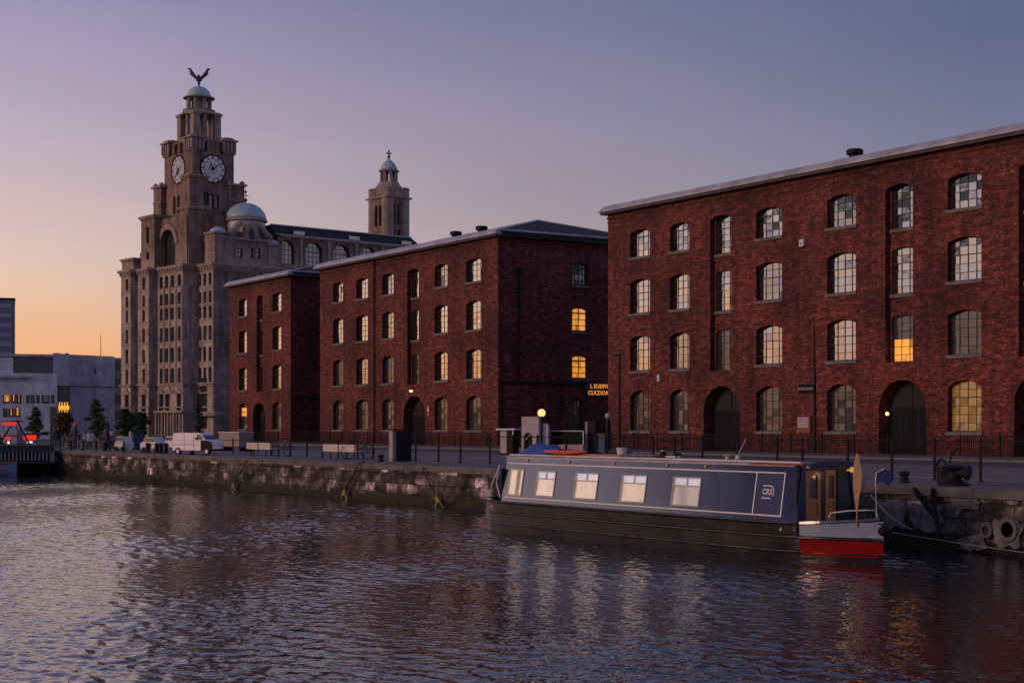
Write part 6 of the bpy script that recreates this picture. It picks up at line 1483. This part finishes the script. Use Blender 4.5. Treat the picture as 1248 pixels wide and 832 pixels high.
def chair(loc, rz, label):
    t = thing('cafe_chair', label, 'chair', loc, rz, 'cafe chairs on the far quay'); mb = MB(); mb.bevbox(-.2, .2, -.2, .2, .43, .46, .01); mb.build('seat', NVC, t); mb = MB(); mb.bevbox(-.2, .2, .18, .21, .6, .85, .01); mb.build('backrest', NVC, t)
    for a, b_ in ((-.18, -.18), (.18, -.18), (-.18, .18), (.18, .18)): mb = MB(); mb.cyl((a, b_, 0), (a, b_, .43 if b_ < 0 else .85), .014, n=5); mb.build('leg', WHITE, t)
    return t
def ptd(px, d): x, y = at_depth(px, d); return (x, y, G)
PL = [(66, 121, 'person in a dark coat standing at the left end of the crowd', (.03, .03, .05), 0, 0, 1.6), (70.5, 119, 'person in a black jacket standing beside the dark coat', (.02, .02, .03), 0, 1, 1.6),
      (96, 118, 'person in a teal top sitting right of the red topped parasol', (.05, .16, .18), 1, 1, 1.7), (103, 116, 'person in a grey jumper sitting at the nearer cafe table', (.2, .2, .24), 1, 1, 1.7),
      (109, 119, 'person in white seated left of the tallest conifer', (.5, .5, .55), 1, 1, 1.7), (113.5, 117, 'person in purple seated just left of the tallest conifer', (.15, .10, .22), 1, 0, 1.7),
      (128, 120, 'person in dark blue standing right of the tallest conifer', (.04, .05, .12), 0, 1, 1.45), (136, 119, 'person in a peach top standing left of the pale car', (.45, .26, .2), 0, 1, 1.45),
      (88, 122, 'person in maroon sitting behind the parasol', (.14, .04, .05), 1, 1, 1.7), (80, 120, 'person in black bending over a chair left of the parasol', (.02, .02, .025), 1, 0, 1.6)]
for i, (px, d, lb, c, st, ar, hh) in enumerate(PL): person(ptd(px, d), VR + [0, .6, 1.4, -1.2, .3, 2.2, -.5, 3.0, .9, 2.6][i], lb, c, bool(st), ar, hh)
for i, (px, lb) in enumerate(((78, 'blue cafe chair left of the parasol'), (99, 'blue cafe chair between two sitting people'), (118, 'blue cafe chair right of the tallest conifer'), (124, 'blue cafe chair beside the standing person in dark blue'))): chair(ptd(px, 114), VR + i * 1.1, lb)
for (px, lb) in ((92, 'closed dark parasol with a red tip, left of the cafe crowd'), (131, 'closed dark parasol at the right end of the cafe crowd')):
    t = thing('closed_parasol', lb, 'parasol', ptd(px, 117), 0, 'closed cafe parasols'); mb = MB(); mb.cyl((0, 0, 0), (0, 0, 1.9), .025, n=6); mb.lathe([(.3, 0), (.3, .06), (.05, .1)], 0, 0, 10); mb.build('pole', BLACKM, t); mb = MB(); mb.lathe([(.22, .55), (.2, .9), (.14, 1.5), (.05, 1.85)], 0, 0, 8); mb.build('canopy', mat('parasol_cloth', (.03, .035, .06), .8), t); mb = MB(); mb.lathe([(.2, 1.62), (.12, 1.8), (.03, 1.95)], 0, 0, 8); mb.build('tip', ORNG if px < 100 else BLACKM, t)
for (px, lb) in ((106, 'small round cafe table before the sitting people'), (84, 'small round cafe table left of the parasol')):
    t = thing('cafe_table', lb, 'table', ptd(px, 115)); mb = MB(); mb.lathe([(.35, .70), (.35, .73)], 0, 0, 16); mb.build('tabletop', WHITE, t); mb = MB(); mb.cyl((0, 0, 0), (0, 0, .7), .03, n=6); mb.lathe([(.22, 0), (.2, .03)], 0, 0, 10); mb.build('leg', BLACKM, t)
# railings at the far end, short bollards along the quay edge
railing('quay_railing', 'thin dark railing along the quay edge in front of the cafe crowd', [XY(p, 32.2) for p in (62, 74, 87, 101, 117, 134, 151)], 32.2, .62, (1.0, .55), None, post=.04)
bol = thing('black_bollard', 'short black bollard on the quay left of the white van', 'bollard', (XY(175, 33), 33, G), group='short black bollards along the quay edge')
mb = MB(); mb.lathe([(.13, 0), (.12, .45), (.15, .48), (.14, .56), (.04, .6)], 0, 0, 12); autosmooth(mb.build('cast_body', BLACKM, bol))
mb = MB(); mb.lathe([(.16, 0), (.16, .06)], 0, 0, 12); mb.build('base_ring', BLACKM, bol)
for px, lb in ((180, 'short black bollard right beside its twin left of the van'), (191, 'short black bollard before the low pale car'), (196, 'short black bollard at the right end of the low pale car'), (202, 'short black bollard just left of the van rear wheel'), (234, 'short black bollard in front of the van side'), (128, 'short black bollard at the right end of the cafe railing')): copy_tree(bol, loc=(XY(px, 33), 33, G), label=lb)

# pontoon and moored boat at the far left
tX = QX0
pt = thing('landing_deck', 'dark landing deck with pale balustrade across the dock end at the far left', 'landing deck', (tX, 31.4, 0))
mb = MB(); mb.box(.0, 2.0, -16, -.5, .75, .95); mb.box(.0, 2.2, -16, -.5, 1.62, 2.0); mb.build('deck', mat('deck_steel', (.025, .025, .035), .5), pt)
mb = MB()
for q in range(60):
    y = -.7 - q * .25; mb.box(2.02, 2.08, y - .05, y + .05, .95, 1.6)
mb.box(2.0, 2.1, -16, -.5, 1.56, 1.62); mb.box(2.0, 2.12, -.7, -.45, .8, 1.75); mb.build('balustrade', mat('pale_balustrade', (.30, .29, .33), .7, var=.3, vscale=3), pt)
for y in (-1, -4, -8): mb = MB(); mb.cyl((1.6, y, -1), (1.6, y, .75), .15, n=10); mb.build('pile', BLACKM, pt)
wbt = thing('moored_launch', 'small blue and white launch with an orange stripe moored at the left edge', 'launch', (tX + 3.4, 31.4 - 3.3, 0))
mb = MB(); sec = []
for i in range(11):
    f = i / 10; y = -6 * (1 - f) + 0; wv = .85 * math.sqrt(max(.0004, 1 - f ** 3)); sec.append([(math.cos(a) * wv, y + .2 * max(0, math.sin(a)), .62 + (.25 * f * f) + min(0, math.sin(a)) * .9 + (.0)) for a in [math.pi + math.pi * q / 8 for q in range(9)]])
v = [p for s_ in sec for p in s_]; mb.add(v, [(i * 9 + j, i * 9 + j + 1, (i + 1) * 9 + j + 1, (i + 1) * 9 + j) for i in range(10) for j in range(8)] + [tuple(i * 9 for i in range(11)) + tuple(i * 9 + 8 for i in reversed(range(11)))]); mb.build('hull', mat('launch_blue', (.26, .32, .46), .35), wbt, smooth=False)
mb = MB(); mb.tube([(.87 * math.sqrt(max(.0004, 1 - (i / 10) ** 3)), -6 * (1 - i / 10), .66 + .25 * (i / 10) ** 2) for i in range(11)], .06, 6); mb.build('orange_stripe', ORNG, wbt)
mb = MB(); mb.prism([(-.6, .65), (.6, .65), (.5, 1.35), (-.5, 1.35)], -5, -2.2); cb = mb.build('cabin', WHITE, wbt); mb = MB(); mb.box(.53, .58, -4.6, -2.6, .9, 1.2); mb.build('side_window', BAND, cb)
# market kiosks with red lit signs at the far left
REDL = emat('red_sign_light', (1, .025, .012), .8); WHL = emat('white_sign_light', (.8, .85, 1), 1.0)
for (px, py0, py1, wp, lb, d) in ((36.5, 536, 529.5, 15, 'dark kiosk with a glowing red fascia left of the white gallery tree', 126), (11.5, 517.5, 514, 17, 'tall stall with a glowing red roof sign at the left edge', 128), (9.5, 536, 531.5, 6, 'small stall with a red light at the left edge, below the tall stall', 122)):
    t = thing('market_stall', lb, 'stall', ptd(px, d), VR, 'lit stalls at the far left'); w2 = wp / 2 / F * d; z0, z1 = zpx(py0, d) - G, zpx(py1, d) - G
    mb = MB(); mb.box(-w2, w2, .1, 1.6, 0, max(.25, z0 - .35)) ; mb.build('counter', CONC2, t)
    for a in (-w2 + .04, w2 - .04):
        mb = MB(); mb.box(a - .03, a + .03, .12, .18, 0, z0); mb.build('post', BLACKM, t)
    mb = MB(); mb.box(-w2 - .1, w2 + .1, .0, 1.7, z1 , z1 + .08); mb.build('roof', BLACKM, t)
    mb = MB(); mb.box(-w2, w2, .02, .08, z0, z1 - .02); mb.build('lit_fascia', REDL, t)
    if px != 11.5: mb = MB(); mb.box(-w2 * .7, w2 * .2, .3, .34, max(.1, z0 - .38), z0 - .1); mb.build('lit_counter_front', WHL, t)
t = thing('crane_frame', 'dark slanting steel frame between the stalls at the left edge', 'steel frame', ptd(22, 124), VR)
for a, b_ in (((-.1, 0, 2.1), (.9, 0, .2)), ((-1.5, 0, .2), (-.6, 0, 1.6)), ((-1.9, 0, 1.9), (-1.2, 0, .2))): mb = MB(); mb.tube([a, b_], .07, 6); mb.build('strut', BLACKM, t)
mb = MB(); mb.box(-2, 1.1, -.1, .1, 0, .25); mb.build('base', BLACKM, t)
